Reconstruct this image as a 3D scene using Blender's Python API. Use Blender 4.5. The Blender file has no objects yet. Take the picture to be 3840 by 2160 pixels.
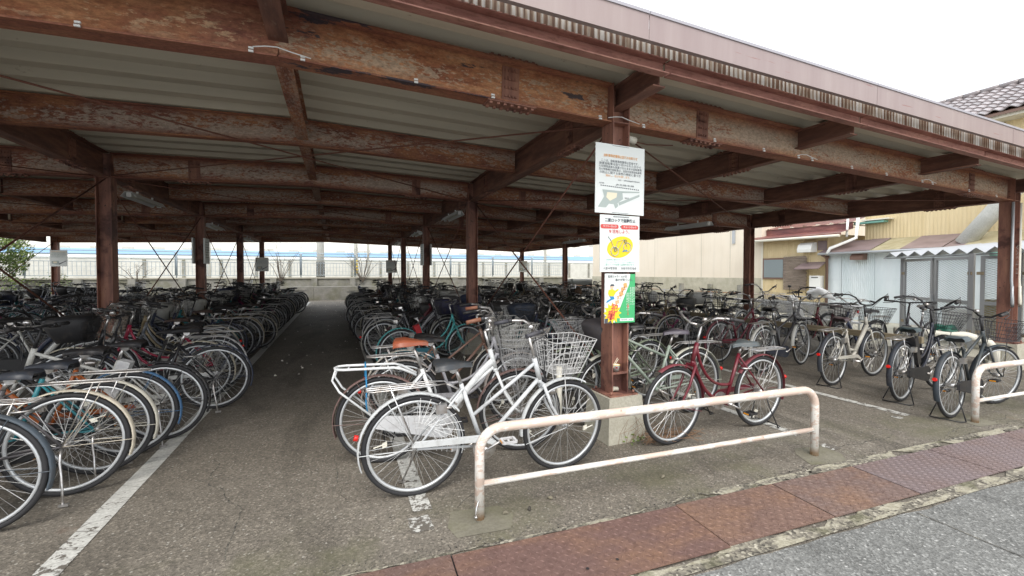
import bpy, math, random
from mathutils import Vector, Matrix, noise
R_ = random.Random(7)
rad = math.radians
C = bpy.context.scene.collection
sc = bpy.context.scene

# ------------------------------------------------------------------ camera, sky, sun, exposure
cam = bpy.data.cameras.new("camera"); camo = bpy.data.objects.new("camera", cam); C.objects.link(camo)
camo.location = (0, 0, 1.5); camo.rotation_euler = (rad(90 - 1.2), 0, rad(-22.3))
cam.sensor_width = 36; cam.lens = 15.0; cam.shift_y = -0.0056; cam.clip_end = 400; cam.clip_start = 0.05
sc.camera = camo
w = bpy.data.worlds.new("World"); sc.world = w; w.use_nodes = True
nt = w.node_tree; nt.nodes.clear()
sky = nt.nodes.new('ShaderNodeTexSky'); sky.sky_type = 'NISHITA'; sky.sun_disc = False
sky.sun_elevation = rad(52); sky.sun_rotation = rad(200); sky.dust_density = 4
b1 = nt.nodes.new('ShaderNodeBackground'); b1.inputs[1].default_value = 0.05; nt.links.new(sky.outputs[0], b1.inputs[0])
b2 = nt.nodes.new('ShaderNodeBackground'); b2.inputs[0].default_value = (0.96, 0.98, 1, 1); b2.inputs[1].default_value = 1.15
add = nt.nodes.new('ShaderNodeAddShader'); wo = nt.nodes.new('ShaderNodeOutputWorld')
nt.links.new(b1.outputs[0], add.inputs[0]); nt.links.new(b2.outputs[0], add.inputs[1]); nt.links.new(add.outputs[0], wo.inputs[0])
sun = bpy.data.lights.new("sun", 'SUN'); sun.energy = 1.0; sun.angle = rad(25); sun.color = (1, .96, .9)
suno = bpy.data.objects.new("sun", sun); C.objects.link(suno); suno.rotation_euler = (rad(38), 0, rad(-20))
sc.view_settings.view_transform = 'Standard'; sc.view_settings.look = 'None'
sc.view_settings.exposure = 0.65; sc.view_settings.gamma = 1; sc.view_settings.use_curve_mapping = False
sc.cycles.use_denoising = True
sc.cycles.max_bounces = 8; sc.cycles.diffuse_bounces = 5

# ------------------------------------------------------------------ materials
def mat(name, col=None, rough=.6, metal=0., build=None, spec=.5):
    m = bpy.data.materials.new(name); m.use_nodes = True; t = m.node_tree; b = t.nodes['Principled BSDF']
    b.inputs['Roughness'].default_value = rough; b.inputs['Metallic'].default_value = metal
    b.inputs['Specular IOR Level'].default_value = spec
    if col: b.inputs['Base Color'].default_value = (*col, 1)
    if build: build(t, b)
    return m
def N(t, k, **kw):
    n = t.nodes.new(k)
    for a, v in kw.items():
        if a.startswith('i_'):
            n.inputs[int(a[2:])].default_value = v
        else: setattr(n, a, v)
    return n
def coord(t, scale=(1, 1, 1), kind='Object', offs=True):
    tc = N(t, 'ShaderNodeTexCoord'); mp = N(t, 'ShaderNodeMapping'); mp.inputs['Scale'].default_value = scale
    src = tc.outputs[kind]
    if offs:
        oi = N(t, 'ShaderNodeObjectInfo'); va = N(t, 'ShaderNodeVectorMath', operation='ADD')
        t.links.new(src, va.inputs[0]); t.links.new(oi.outputs['Location'], va.inputs[1]); src = va.outputs[0]
    t.links.new(src, mp.inputs[0]); return mp.outputs[0]
def nz(t, vec, scale, detail=4, rough=.6, dist=0.):
    n = N(t, 'ShaderNodeTexNoise'); n.inputs['Scale'].default_value = scale; n.inputs['Detail'].default_value = detail
    n.inputs['Roughness'].default_value = rough; n.inputs['Distortion'].default_value = dist
    if vec: t.links.new(vec, n.inputs['Vector'])
    return n.outputs['Fac']
def ramp(t, fac, stops, interp='LINEAR'):
    r = N(t, 'ShaderNodeValToRGB'); r.color_ramp.interpolation = interp; e = r.color_ramp.elements
    while len(e) > 1: e.remove(e[-1])
    for i, (p, c) in enumerate(stops):
        el = e[0] if i == 0 else e.new(p)
        el.position = p
        el.color = (*c, 1) if hasattr(c, '__len__') else (c, c, c, 1)
    t.links.new(fac, r.inputs[0]); return r.outputs[0]
def mix(t, fac, a, b, bt='MIX'):
    n = N(t, 'ShaderNodeMix', data_type='RGBA', blend_type=bt)
    if isinstance(fac, (int, float)): n.inputs[0].default_value = fac
    else: t.links.new(fac, n.inputs[0])
    for i, v in ((6, a), (7, b)):
        if isinstance(v, tuple): n.inputs[i].default_value = (*v, 1)
        else: t.links.new(v, n.inputs[i])
    return n.outputs[2]
def math_(t, op, a, b=None, clamp=False):
    n = N(t, 'ShaderNodeMath', operation=op); n.use_clamp = clamp
    for i, v in ((0, a), (1, b)):
        if v is None: continue
        if isinstance(v, (int, float)): n.inputs[i].default_value = v
        else: t.links.new(v, n.inputs[i])
    return n.outputs[0]
def bump(t, b, h, s=.3, d=.01):
    n = N(t, 'ShaderNodeBump'); n.inputs['Strength'].default_value = s; n.inputs['Distance'].default_value = d
    t.links.new(h, n.inputs['Height']); t.links.new(n.outputs[0], b.inputs['Normal'])
def setc(t, b, c): t.links.new(c, b.inputs['Base Color'])

def b_beam(pale, peel=.5, dark=.66, pal=0, fine=1.):
    P = [[(.3, (.15, .055, .035)), (.43, (.33, .125, .06)), (.56, (.47, .22, .105)), (.72, (.56, .31, .16))],
         [(.3, (.14, .06, .045)), (.45, (.27, .11, .07)), (.58, (.4, .18, .09)), (.72, (.5, .25, .12))]][pal]
    def f(t, b):
        tc = N(t, 'ShaderNodeTexCoord'); sx = N(t, 'ShaderNodeSeparateXYZ'); t.links.new(tc.outputs['Object'], sx.inputs[0])
        n1 = nz(t, coord(t, (1.5, 5, 6)), 1.5, 9, .72); n2 = nz(t, coord(t, (14 * fine, 34, 40 * fine)), 1.2, 5, .7); n3 = nz(t, coord(t), .9, 3); n4 = nz(t, coord(t, (.8, 3, 4)), 1., 4, .6)
        base = ramp(t, n1, P)
        base = mix(t, ramp(t, n3, [(.47, 0.), (.64, .55)]), base, (.26, .105, .085))
        z8 = math_(t, 'MULTIPLY', math_(t, 'ABSOLUTE', sx.outputs[2]), 6.)
        base = mix(t, ramp(t, z8, [(.84, 0.), (.97, .6)]), base, (.2, .075, .055))
        zm = ramp(t, z8, [(.35, 1.), (.85, 0.)])
        s_ = math_(t, 'ADD', math_(t, 'MULTIPLY', n2, .6), math_(t, 'MULTIPLY', n4, .45))
        m = math_(t, 'MULTIPLY', ramp(t, s_, [(peel, 0.), (peel + .03, 1.)]), zm)
        c = mix(t, math_(t, 'MULTIPLY', m, .8), base, pale)
        dk = ramp(t, math_(t, 'ADD', math_(t, 'MULTIPLY', nz(t, coord(t, (1.6, 5, 7)), .9, 3, .5), .75), math_(t, 'MULTIPLY', n2, .25)), [(dark, 0.), (dark + .02, 1.)])
        c = mix(t, math_(t, 'MULTIPLY', dk, .9), c, (.04, .04, .055))
        gr = ramp(t, nz(t, coord(t, (30, 60, 60)), 1., 3, .7), [(.35, .72), (.65, 1.2)])
        c = mix(t, 1., c, gr, 'MULTIPLY'); setc(t, b, c); bump(t, b, n2, .3, .004)
    return f
M = {}
M['beam'] = mat('peeling_beam_paint', rough=.8, build=b_beam((.5, .42, .35), .51, .72, 1))
def b_ch(t, b):
    n1 = nz(t, coord(t, (2, 8, 14)), 1.2, 6, .65); n2 = nz(t, coord(t, (10, 20, 30)), 1.5, 4, .7)
    c = ramp(t, n1, [(.3, (.2, .085, .065)), (.5, (.36, .17, .135)), (.7, (.44, .23, .17))]); c = mix(t, ramp(t, n2, [(.5, 0.), (.64, .6)]), c, (.17, .075, .05)); setc(t, b, c); bump(t, b, n2, .2, .003)
M['channel'] = mat('pinkish_red_channel_paint', rough=.7, build=b_ch)
M['beam_orange'] = mat('orange_rust_beam', rough=.8, build=b_beam((.5, .39, .28), .52, .58, 0, 1.1))
M['beam_smooth'] = mat('smooth_orange_rust_beam', rough=.8, build=b_beam((.62, .42, .26), .57, .7, 0, .6))
M['beam_fine'] = mat('finely_speckled_rust_beam', rough=.8, build=b_beam((.52, .43, .33), .465, .74, 0, 1.3))
def b_bd(t, b):
    n1 = nz(t, coord(t, (1.6, 9, 9)), 1.3, 6, .65); n2 = nz(t, coord(t, (9, 22, 22)), 1.2, 5, .7)
    c = ramp(t, n1, [(.3, (.1, .05, .04)), (.5, (.19, .09, .065)), (.7, (.3, .15, .1))])
    c = mix(t, ramp(t, n2, [(.58, 0.), (.68, .5)]), c, (.24, .17, .13)); setc(t, b, c); bump(t, b, n2, .25, .004)
M['beam_dark'] = mat('dark_brown_beam_paint', rough=.8, build=b_bd)
def b_post(t, b):
    v = coord(t, (14, 14, 2.2)); n1 = nz(t, v, 1., 6, .65); n2 = nz(t, coord(t), 2.2, 4)
    c = ramp(t, n1, [(.3, (.12, .055, .045)), (.5, (.25, .115, .082)), (.7, (.36, .18, .12))])
    c = mix(t, ramp(t, n2, [(.55, 0.), (.63, .85)]), c, (.07, .026, .022))
    fl = ramp(t, nz(t, coord(t, (1, 1, .8)), 26, 3), [(.66, 0.), (.7, 1.)])
    c = mix(t, fl, c, (.03, .02, .02)); setc(t, b, c); bump(t, b, n1, .2, .004)
M['post'] = mat('red_brown_post_paint', rough=.65, build=b_post)
def b_deck(t, b):
    n = nz(t, coord(t, (.25, 3, 3)), 1.4, 4); c = ramp(t, n, [(.3, (.5, .46, .37)), (.7, (.62, .57, .46))])
    c = mix(t, ramp(t, nz(t, coord(t), 9, 3), [(.68, 0.), (.74, .5)]), c, (.25, .17, .11)); setc(t, b, c)
M['deck'] = mat('beige_folded_roof_steel', rough=.55, build=b_deck)
def b_fascia(t, b):
    n = nz(t, coord(t, (7, 7, .6)), 1.2, 5, .65); n2 = nz(t, coord(t), .6, 3)
    c = ramp(t, n, [(.3, (.27, .205, .198)), (.6, (.305, .24, .23)), (.8, (.35, .285, .275))])
    c = mix(t, ramp(t, n2, [(.4, 0.), (.65, .5)]), c, (.35, .29, .26))
    sc_ = ramp(t, nz(t, coord(t, (2, 1, 30)), 1.4, 2), [(.7, 0.), (.72, .6)])
    c = mix(t, sc_, c, (.22, .07, .06)); setc(t, b, c)
M['fascia'] = mat('faded_pink_brown_fascia', rough=.5, build=b_fascia)
M['fascia_trim'] = mat('grey_lilac_trim', (.34, .33, .36), .5)
def b_closure(t, b):
    n = nz(t, coord(t, (26, 4, 1.2)), 1.6, 3); wv = N(t, 'ShaderNodeTexWave'); wv.inputs['Scale'].default_value = 6.; wv.inputs['Distortion'].default_value = 1.2; t.links.new(coord(t, offs=False), wv.inputs[0])
    c = ramp(t, math_(t, 'ADD', math_(t, 'MULTIPLY', n, .6), math_(t, 'MULTIPLY', wv.outputs[0], .3)), [(.34, (.16, .085, .05)), (.48, (.42, .34, .26)), (.6, (.66, .64, .6))]); setc(t, b, c)
M['closure'] = mat('stained_closure_strip', rough=.6, build=b_closure)
M['rod'] = mat('rusty_brace_rod', (.14, .055, .035), .8)
def b_conc(c0, c1, moss=.0):
    def f(t, b):
        n = nz(t, coord(t), 3.5, 6, .7); n2 = nz(t, coord(t), 55, 3, .7)
        c = ramp(t, n, [(.3, c0), (.7, c1)]); c = mix(t, ramp(t, n2, [(.35, .35), (.6, 0.)]), c, tuple(x * .5 for x in c0))
        if moss: c = mix(t, ramp(t, nz(t, coord(t, offs=False), 2.1, 4), [(.45, 0.), (.65, moss)]), c, (.13, .13, .06))
        setc(t, b, c); bump(t, b, n2, .35, .004)
    return f
M['concrete'] = mat('cream_concrete', rough=.85, build=b_conc((.36, .34, .27), (.5, .48, .4)))
M['concrete_grey'] = mat('grey_concrete', rough=.9, build=b_conc((.2, .2, .18), (.33, .32, .29), .5))
def b_edge(t, b):
    co = coord(t, offs=False); v = N(t, 'ShaderNodeTexVoronoi'); v.inputs['Scale'].default_value = 60; t.links.new(co, v.inputs[0])
    sc2 = N(t, 'ShaderNodeSeparateColor'); t.links.new(v.outputs['Color'], sc2.inputs[0])
    g = ramp(t, sc2.outputs[0], [(0., (.06, .055, .045)), (.5, (.17, .155, .125)), (.85, (.25, .23, .18)), (1., (.45, .42, .34))])
    c = mix(t, ramp(t, nz(t, coord(t, (1.5, 5, 1), offs=False), 2.2, 5), [(.53, 0.), (.57, 1.)]), g, ramp(t, nz(t, co, 30, 4, .7), [(.35, (.24, .22, .16)), (.6, (.38, .36, .28))]))
    c = mix(t, ramp(t, nz(t, co, 4., 4), [(.55, 0.), (.68, .6)]), c, (.1, .1, .05)); setc(t, b, c); bump(t, b, v.outputs[0], .6, .006)
M['concrete_edge'] = mat('broken_cream_concrete', rough=.9, build=b_edge)
M['plinth'] = mat('stained_pale_plinth', rough=.9, build=b_conc((.42, .4, .31), (.56, .53, .43), .25))
M['patch'] = mat('mossy_footing_concrete', rough=.9, build=b_conc((.15, .14, .105), (.23, .215, .165), .5))

def b_asphalt(dark, lite, stone, tint, moss=True):
    def f(t, b):
        co = coord(t, offs=False)
        big = nz(t, co, .55, 5, .6); mid = nz(t, co, 7, 5, .7)
        v1 = N(t, 'ShaderNodeTexVoronoi'); v1.inputs['Scale'].default_value = 95; t.links.new(co, v1.inputs[0])
        v2 = N(t, 'ShaderNodeTexVoronoi'); v2.inputs['Scale'].default_value = 50; t.links.new(co, v2.inputs[0])
        c = ramp(t, big, [(.3, dark), (.68, lite)])
        stn = ramp(t, nz(t, coord(t, (1, .35, 1), offs=False), 1.3, 5, .6, 1.), [(.52, 0.), (.64, .7)])
        c = mix(t, stn, c, tuple(x * .62 for x in dark))
        c = mix(t, ramp(t, mid, [(.35, .35), (.65, 0.)]) if moss else ramp(t, nz(t, co, 28, 4, .7), [(.4, .3), (.6, 0.)]), c, tuple(x * .6 for x in dark))
        wn = N(t, 'ShaderNodeSeparateColor'); t.links.new(v1.outputs['Color'], wn.inputs[0])
        st = ramp(t, wn.outputs[0], [(.0, .6), (.3, .86), (.62, 1.02), (.86, 1.2), (.97, 1.65)])
        c = mix(t, 1., c, st, 'MULTIPLY')
        wn2 = N(t, 'ShaderNodeSeparateColor'); t.links.new(v2.outputs['Color'], wn2.inputs[0])
        sp = math_(t, 'MULTIPLY', ramp(t, wn2.outputs[1], [(.9, 0.), (.93, 1.)]), ramp(t, v2.outputs[0], [(.2, 1.), (.42, 0.)]))
        c = mix(t, math_(t, 'MULTIPLY', sp, .75), c, stone)
        if moss:
            g = math_(t, 'MULTIPLY', ramp(t, nz(t, co, 1.6, 4), [(.45, 0.), (.62, 1.)]), 1.)
            sy = N(t, 'ShaderNodeSeparateXYZ'); t.links.new(co, sy.inputs[0])
            my = ramp(t, math_(t, 'MULTIPLY', math_(t, 'ABSOLUTE', math_(t, 'SUBTRACT', sy.outputs[1], 2.35)), 1.), [(.15, 1.), (.55, 0.)])
            c = mix(t, math_(t, 'MULTIPLY', math_(t, 'MULTIPLY', g, my), .55), c, tint)
            ru = ramp(t, nz(t, co, 1.1, 5, .7), [(.64, 0.), (.74, .55)])
            c = mix(t, ru, c, (.13, .07, .045))
        setc(t, b, c)
        hb = math_(t, 'ADD', v1.outputs[0], math_(t, 'MULTIPLY', mid, 2.)); bump(t, b, hb, .55, .004)
    return f
M['asphalt'] = mat('worn_brown_asphalt', rough=.85, build=b_asphalt((.142, .125, .1), (.205, .183, .15), (.42, .4, .35), (.115, .113, .062)))
M['road'] = mat('grey_road_asphalt', rough=.85, build=b_asphalt((.165, .168, .16), (.205, .208, .198), (.5, .5, .48), (.1, .1, .06), False))
def b_line(t, b):
    co = coord(t, offs=False); n = nz(t, co, 16, 6, .75); v = N(t, 'ShaderNodeTexVoronoi', feature='DISTANCE_TO_EDGE')
    mp = coord(t, (1, 3.2, 1), offs=False); t.links.new(mp, v.inputs[0]); v.inputs['Scale'].default_value = 2.6
    sy = N(t, 'ShaderNodeSeparateXYZ'); t.links.new(co, sy.inputs[0])
    near = ramp(t, math_(t, 'MULTIPLY', sy.outputs[1], .25), [(.56, .2), (.95, 0.)])   # the ends of the lines are the most worn
    s = math_(t, 'SUBTRACT', n, near)
    m = ramp(t, s, [(.33, 1.), (.375, 0.)])
    c = mix(t, m, ramp(t, nz(t, co, 60, 3), [(.3, (.4, .4, .37)), (.7, (.6, .6, .56))]), (.12, .107, .09))
    cr = ramp(t, v.outputs[0], [(.0, .75), (.02, 0.)]); c = mix(t, cr, c, (.07, .06, .05)); setc(t, b, c)
M['line'] = mat('worn_white_line_paint', rough=.8, build=b_line)
def b_plate(t, b):
    oi = N(t, 'ShaderNodeObjectInfo'); n = nz(t, coord(t, (1, 2.2, 1)), 1.8, 5); n2 = nz(t, coord(t), 40, 4, .7)
    c = mix(t, ramp(t, nz(t, coord(t), 9, 4), [(.4, 0.), (.65, .3)]), oi.outputs['Color'], (.13, .085, .075))
    c = mix(t, ramp(t, n, [(.46, 0.), (.66, .5)]), c, (.3, .17, .095))
    c = mix(t, ramp(t, n2, [(.35, .6), (.55, 0.)]), c, (.1, .055, .045)); setc(t, b, c); bump(t, b, n2, .3, .003)
M['plate'] = mat('rusty_chequer_plate', rough=.6, metal=.25, build=b_plate)
M['plate2'] = mat('lilac_grey_chequer_plate', rough=.45, metal=.3, build=lambda t, b: setc(t, b, mix(t, ramp(t, nz(t, coord(t), 2.5, 5), [(.4, 0.), (.7, .8)]), (.225, .18, .182), (.21, .15, .135))))
def b_rail(t, b):
    n = nz(t, coord(t, (3, 14, 14), offs=False), 1.5, 6, .7); n2 = nz(t, coord(t, offs=False), 5, 4)
    c = mix(t, ramp(t, math_(t, 'ADD', math_(t, 'MULTIPLY', n, .6), math_(t, 'MULTIPLY', n2, .4)), [(.485, 0.), (.51, 1.)]), (.7, .68, .63), (.6, .48, .4))
    c = mix(t, ramp(t, nz(t, coord(t, offs=False), 30, 5, .7), [(.66, 0.), (.69, 1.)]), c, (.2, .13, .09))
    sy = N(t, 'ShaderNodeSeparateXYZ'); t.links.new(coord(t, offs=False), sy.inputs[0])
    ft = ramp(t, math_(t, 'ADD', sy.outputs[2], math_(t, 'MULTIPLY', n2, .06)), [(.05, .8), (.1, 0.)])
    c = mix(t, ft, c, (.34, .2, .09)); setc(t, b, c); bump(t, b, n, .25, .003)
M['rail'] = mat('flaking_white_rail_paint', rough=.55, build=b_rail)
def b_ob(t, b):
    oi = N(t, 'ShaderNodeObjectInfo'); n = nz(t, coord(t), 14, 4)
    c = mix(t, ramp(t, n, [(.5, 0.), (.75, .35)]), oi.outputs['Color'], (.12, .1, .08)); c = mix(t, ramp(t, nz(t, coord(t), 60, 3, .7), [(.68, 0.), (.72, .7)]), c, (.16, .08, .04)); setc(t, b, c)
M['paint'] = mat('bicycle_paint', rough=.32, build=b_ob)
M['tint'] = mat('tinted_plain', rough=.6, build=b_ob)
M['tyre'] = mat('black_tyre_rubber', (.022, .022, .024), .75)
def b_chrome(t, b):
    n = nz(t, coord(t), 18, 4); setc(t, b, ramp(t, n, [(.4, (.62, .62, .62)), (.7, (.4, .36, .32))]))
M['chrome'] = mat('dull_chrome', rough=.3, metal=.85, build=b_chrome)
M['rim'] = mat('aluminium_rim', (.55, .57, .58), .42, .5)
M['rim_shaded'] = mat('shaded_aluminium_rim', (.3, .31, .32), .42, .5)  # darker rim copy for mid and far bicycles: roof shade put into the colour
M['spoke'] = mat('grey_spoke', (.5, .5, .49), .4, .5)
M['spoke_shaded'] = mat('shaded_spoke', (.2, .2, .2), .4, .5)  # spoke grey lowered the same way, shade under the shelter painted in
M['black'] = mat('black_plastic', (.02, .02, .022), .5)
M['saddle'] = mat('saddle_vinyl', rough=.42, build=b_ob)
M['redlens'] = mat('red_reflector', (.6, .02, .015), .2)
M['orange'] = mat('orange_reflector', (.8, .32, .02), .3)
M['wire_black'] = mat('black_wire', (.03, .03, .032), .4)
M['white'] = mat('white_enamel', (.75, .76, .75), .4)
M['ivory'] = mat('ivory_plastic', (.66, .64, .55), .5)
def emis_free(name, c, r=.6): return mat(name, c, r)
M['sign_white'] = emis_free('sign_board_white', (.74, .78, .76))
M['ink_black'] = emis_free('ink_black', (.07, .08, .1)); M['ink_red'] = emis_free('ink_red', (.62, .08, .07))
M['ink_orange'] = emis_free('ink_orange', (.8, .4, .15)); M['cloth_green'] = emis_free('cloth_green', (.01, .09, .06)); M['ink_green'] = emis_free('ink_green', (.2, .45, .38))
M['ink_yellow'] = emis_free('ink_yellow', (.85, .6, .02)); M['print_green'] = emis_free('print_green', (.06, .42, .16))
M['print_blue'] = emis_free('print_blue', (.03, .25, .5)); M['print_grey'] = emis_free('print_grey', (.4, .46, .44))
M['print_cream'] = emis_free('print_cream', (.78, .72, .55)); M['skin'] = emis_free('print_skin', (.7, .5, .35))
M['steel_grey'] = mat('grey_paint_steel', (.3, .31, .32), .5, .1)
M['galv'] = mat('galvanised_steel', (.42, .44, .46), .45, .4)
def b_cream(t, b):
    n = nz(t, coord(t, offs=False), .35, 4); c = ramp(t, n, [(.3, (.66, .585, .47)), (.7, (.76, .69, .58))]); c = mix(t, ramp(t, nz(t, coord(t, (5, 5, .35), offs=False), 1., 5), [(.5, 0.), (.8, .35)]), c, (.5, .45, .36)); setc(t, b, c)
M['cream_wall'] = mat('cream_rendered_wall', rough=.8, build=b_cream)
def b_yel(t, b):
    n = nz(t, coord(t, (4, 4, .5), offs=False), 1.5, 5); n2 = nz(t, coord(t, offs=False), .8, 4)
    c = ramp(t, n, [(.3, (.56, .445, .245)), (.7, (.66, .545, .33))]); c = mix(t, ramp(t, n2, [(.45, 0.), (.75, .5)]), c, (.55, .45, .27)); setc(t, b, c)
M['yellow_wall'] = mat('ochre_corrugated_siding', rough=.6, build=b_yel)
M['pale_wall'] = mat('pale_blue_grey_corrugated_sheet', rough=.55, build=lambda t, b: setc(t, b, ramp(t, nz(t, coord(t, (2, 2, .6), offs=False), 1.2, 4), [(.3, (.58, .66, .68)), (.7, (.7, .76, .78))])))
M['redroof'] = mat('dark_red_metal_roof', rough=.5, build=lambda t, b: setc(t, b, ramp(t, nz(t, coord(t, (1, 1, 4), offs=False), 2, 5), [(.35, (.11, .035, .035)), (.6, (.2, .07, .06)), (.75, (.3, .13, .1))])))
M['purple'] = mat('faded_plum_metal_sheet', rough=.5, build=lambda t, b: setc(t, b, ramp(t, nz(t, coord(t, (1, 1, 3), offs=False), 2, 5), [(.35, (.17, .125, .125)), (.7, (.25, .19, .185))])))
M['olive'] = mat('yellowed_plastic_sheet', rough=.5, build=lambda t, b: setc(t, b, ramp(t, nz(t, coord(t, offs=False), 4, 5), [(.35, (.28, .245, .14)), (.7, (.4, .36, .24))])))
M['glass'] = mat('grey_window_glass', (.22, .26, .27), .12)
M['brown'] = mat('brown_metal', (.17, .1, .075), .5)
def b_reed(t, b):
    n = nz(t, coord(t, (3, 3, 60), offs=False), 1.2, 4, .7); setc(t, b, ramp(t, n, [(.35, (.14, .11, .09)), (.6, (.36, .3, .25)), (.75, (.5, .43, .36))]))
M['reed'] = mat('weathered_reed_blind', rough=.9, build=b_reed)
M['tile'] = mat('glazed_brown_roof_tile', rough=.25, build=lambda t, b: setc(t, b, mix(t, N(t, 'ShaderNodeObjectInfo').outputs['Random'], (.15, .13, .13), (.27, .235, .235))))
M['fence_steel'] = mat('blue_grey_fence_steel', (.3, .36, .4), .5, .1)
M['blue'] = mat('pale_blue_paint', rough=.5, col=(.27, .46, .7)); M['offwhite'] = mat('off_white_paint', (.78, .79, .76), .6)
M['far_cream'] = mat('far_cream_render', (.8, .8, .74), .8); M['far_grey'] = mat('far_grey_panel', rough=.8, build=b_conc((.5, .5, .46), (.64, .64, .6)))
M['wood'] = mat('weathered_timber', rough=.8, build=lambda t, b: setc(t, b, ramp(t, nz(t, coord(t, (20, 1.5, 20), offs=False), 1.5, 5), [(.3, (.2, .16, .1)), (.7, (.36, .3, .2))])))
M['leaf'] = mat('leaf_green', rough=.6, build=lambda t, b: setc(t, b, ramp(t, nz(t, coord(t, offs=False), 3, 2), [(.35, (.03, .06, .012)), (.6, (.14, .2, .035)), (.75, (.3, .33, .09))])))
M['bark'] = mat('grey_bark', (.12, .1, .08), .9); M['twig'] = mat('dry_twig', (.2, .12, .07), .9)
M['pebble'] = mat('dark_litter', rough=.9, build=lambda t, b: setc(t, b, mix(t, N(t, 'ShaderNodeObjectInfo').outputs['Random'], (.04, .035, .03), (.2, .18, .13))))
def b_gravel(t, b):
    n = nz(t, coord(t, offs=False), 30, 3); setc(t, b, ramp(t, n, [(.35, (.03, .028, .025)), (.55, (.13, .12, .1)), (.7, (.3, .28, .22))]))
M['gravel'] = mat('crumbled_asphalt', rough=.9, build=b_gravel)

# ------------------------------------------------------------------ mesh helpers
class MB:
    def __init__(s): s.v = []; s.f = []; s.sm = []; s.mi = []; s.cur = 0
    def add(s, vs, fs, smooth=False):
        o = len(s.v); s.v += [tuple(p) for p in vs]
        for f in fs: s.f.append([i + o for i in f]); s.sm.append(smooth); s.mi.append(s.cur)
    def box(s, x0, x1, y0, y1, z0, z1, m=None):
        vs = [(x, y, z) for x in (x0, x1) for y in (y0, y1) for z in (z0, z1)]
        if m: vs = [m @ Vector(p) for p in vs]
        s.add(vs, [(0, 1, 3, 2), (4, 6, 7, 5), (0, 4, 5, 1), (2, 3, 7, 6), (0, 2, 6, 4), (1, 5, 7, 3)])
    def bar(s, a, b, w, h=None, up=(0, 0, 1)):
        a = Vector(a); b = Vector(b); h = h or w; d = (b - a).normalized(); u = Vector(up)
        if abs(d.dot(u)) > .98: u = Vector((1, 0, 0))
        l = d.cross(u).normalized(); u = l.cross(d)
        vs = [p + l * (i * w / 2) + u * (j * h / 2) for p in (a, b) for i, j in ((-1, -1), (1, -1), (1, 1), (-1, 1))]
        s.add(vs, [(0, 1, 2, 3), (7, 6, 5, 4), (0, 4, 5, 1), (1, 5, 6, 2), (2, 6, 7, 3), (3, 7, 4, 0)])
    def tube(s, pts, r, n=8, closed=False, cap=True, flat=1.0):
        pts = [Vector(p) for p in pts]; k = len(pts); vs = []; prev = None
        rs = r if hasattr(r, '__len__') else [r] * k
        for i, p in enumerate(pts):
            if closed: d = pts[(i + 1) % k] - pts[i - 1]
            else: d = pts[min(i + 1, k - 1)] - pts[max(i - 1, 0)]
            d.normalize()
            if prev is None:
                u = Vector((0, 0, 1)) if abs(d.z) < .9 else Vector((0, 1, 0))
            else: u = prev
            l = d.cross(u)
            if l.length < 1e-6: l = Vector((1, 0, 0))
            l.normalize(); u = l.cross(d).normalized(); prev = u
            for j in range(n):
                a = 2 * math.pi * j / n; vs.append(p + l * math.cos(a) * rs[i] * flat + u * math.sin(a) * rs[i])
        fs = []
        for i in range(k if closed else k - 1):
            a = i * n; b = ((i + 1) % k) * n
            for j in range(n): fs.append((a + j, b + j, b + (j + 1) % n, a + (j + 1) % n))
        s.add(vs, fs, n > 4)
        if cap and not closed:
            o = len(s.v) - k * n
            s.f.append([o + j for j in range(n)][::1]); s.sm.append(False); s.mi.append(s.cur)
            s.f.append([o + (k - 1) * n + j for j in range(n)][::-1]); s.sm.append(False); s.mi.append(s.cur)
    def ring(s, c, R, prof, n=48, axis='y', a0=0, a1=None):
        # sweep profile [(radial, lateral)] round an axis through c; open arc when a1 given
        full = a1 is None; a1 = 2 * math.pi if full else a1; k = n if full else n + 1; vs = []; m = len(prof)
        for i in range(k):
            a = a0 + (a1 - a0) * i / n; ca, sa = math.cos(a), math.sin(a)
            for pr, pl in prof:
                rr = R + pr
                vs.append((c[0] + rr * ca, c[1] + pl, c[2] + rr * sa) if axis == 'y' else (c[0] + rr * ca, c[1] + rr * sa, c[2] + pl))
        fs = [(i * m + j, i * m + (j + 1) % m, ((i + 1) % k) * m + (j + 1) % m, ((i + 1) % k) * m + j) for i in range(k if full else k - 1) for j in range(m)]
        s.add(vs, fs, True)
    def extr(s, poly, y0, y1, m=None):
        k = len(poly); vs = [(x, y0, z) for x, z in poly] + [(x, y1, z) for x, z in poly]
        if m: vs = [m @ Vector(p) for p in vs]
        s.add(vs, [list(range(k))[::-1], list(range(k, 2 * k))] + [(i, (i + 1) % k, (i + 1) % k + k, i + k) for i in range(k)])
    def mesh(s, name, *mats):
        me = bpy.data.meshes.new(name); me.from_pydata(s.v, [], s.f)
        for m in mats: me.materials.append(m)
        me.polygons.foreach_set('use_smooth', s.sm); me.polygons.foreach_set('material_index', s.mi); me.update()
        return me
def ob(name, me, parent=None, loc=None, rot=None, color=None, kind=None, label=None):
    o = bpy.data.objects.new(name, me); C.objects.link(o)
    if parent: o.parent = parent
    if loc is not None: o.location = loc
    if rot is not None: o.rotation_euler = rot
    if color: o.color = (*color, 1)
    if kind: o['kind'] = kind
    if label: o['label'] = label
    return o
def thing(name, label, cat, loc=(0, 0, 0), rz=0, group=None):
    o = bpy.data.objects.new(name, None); C.objects.link(o); o.location = loc; o.rotation_euler = (0, 0, rz)
    o['label'] = label; o['category'] = cat
    if group: o['group'] = group
    return o
def tag(o, label, cat, group=None):
    o['label'] = label; o['category'] = cat
    if group: o['group'] = group
    return o
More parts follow.
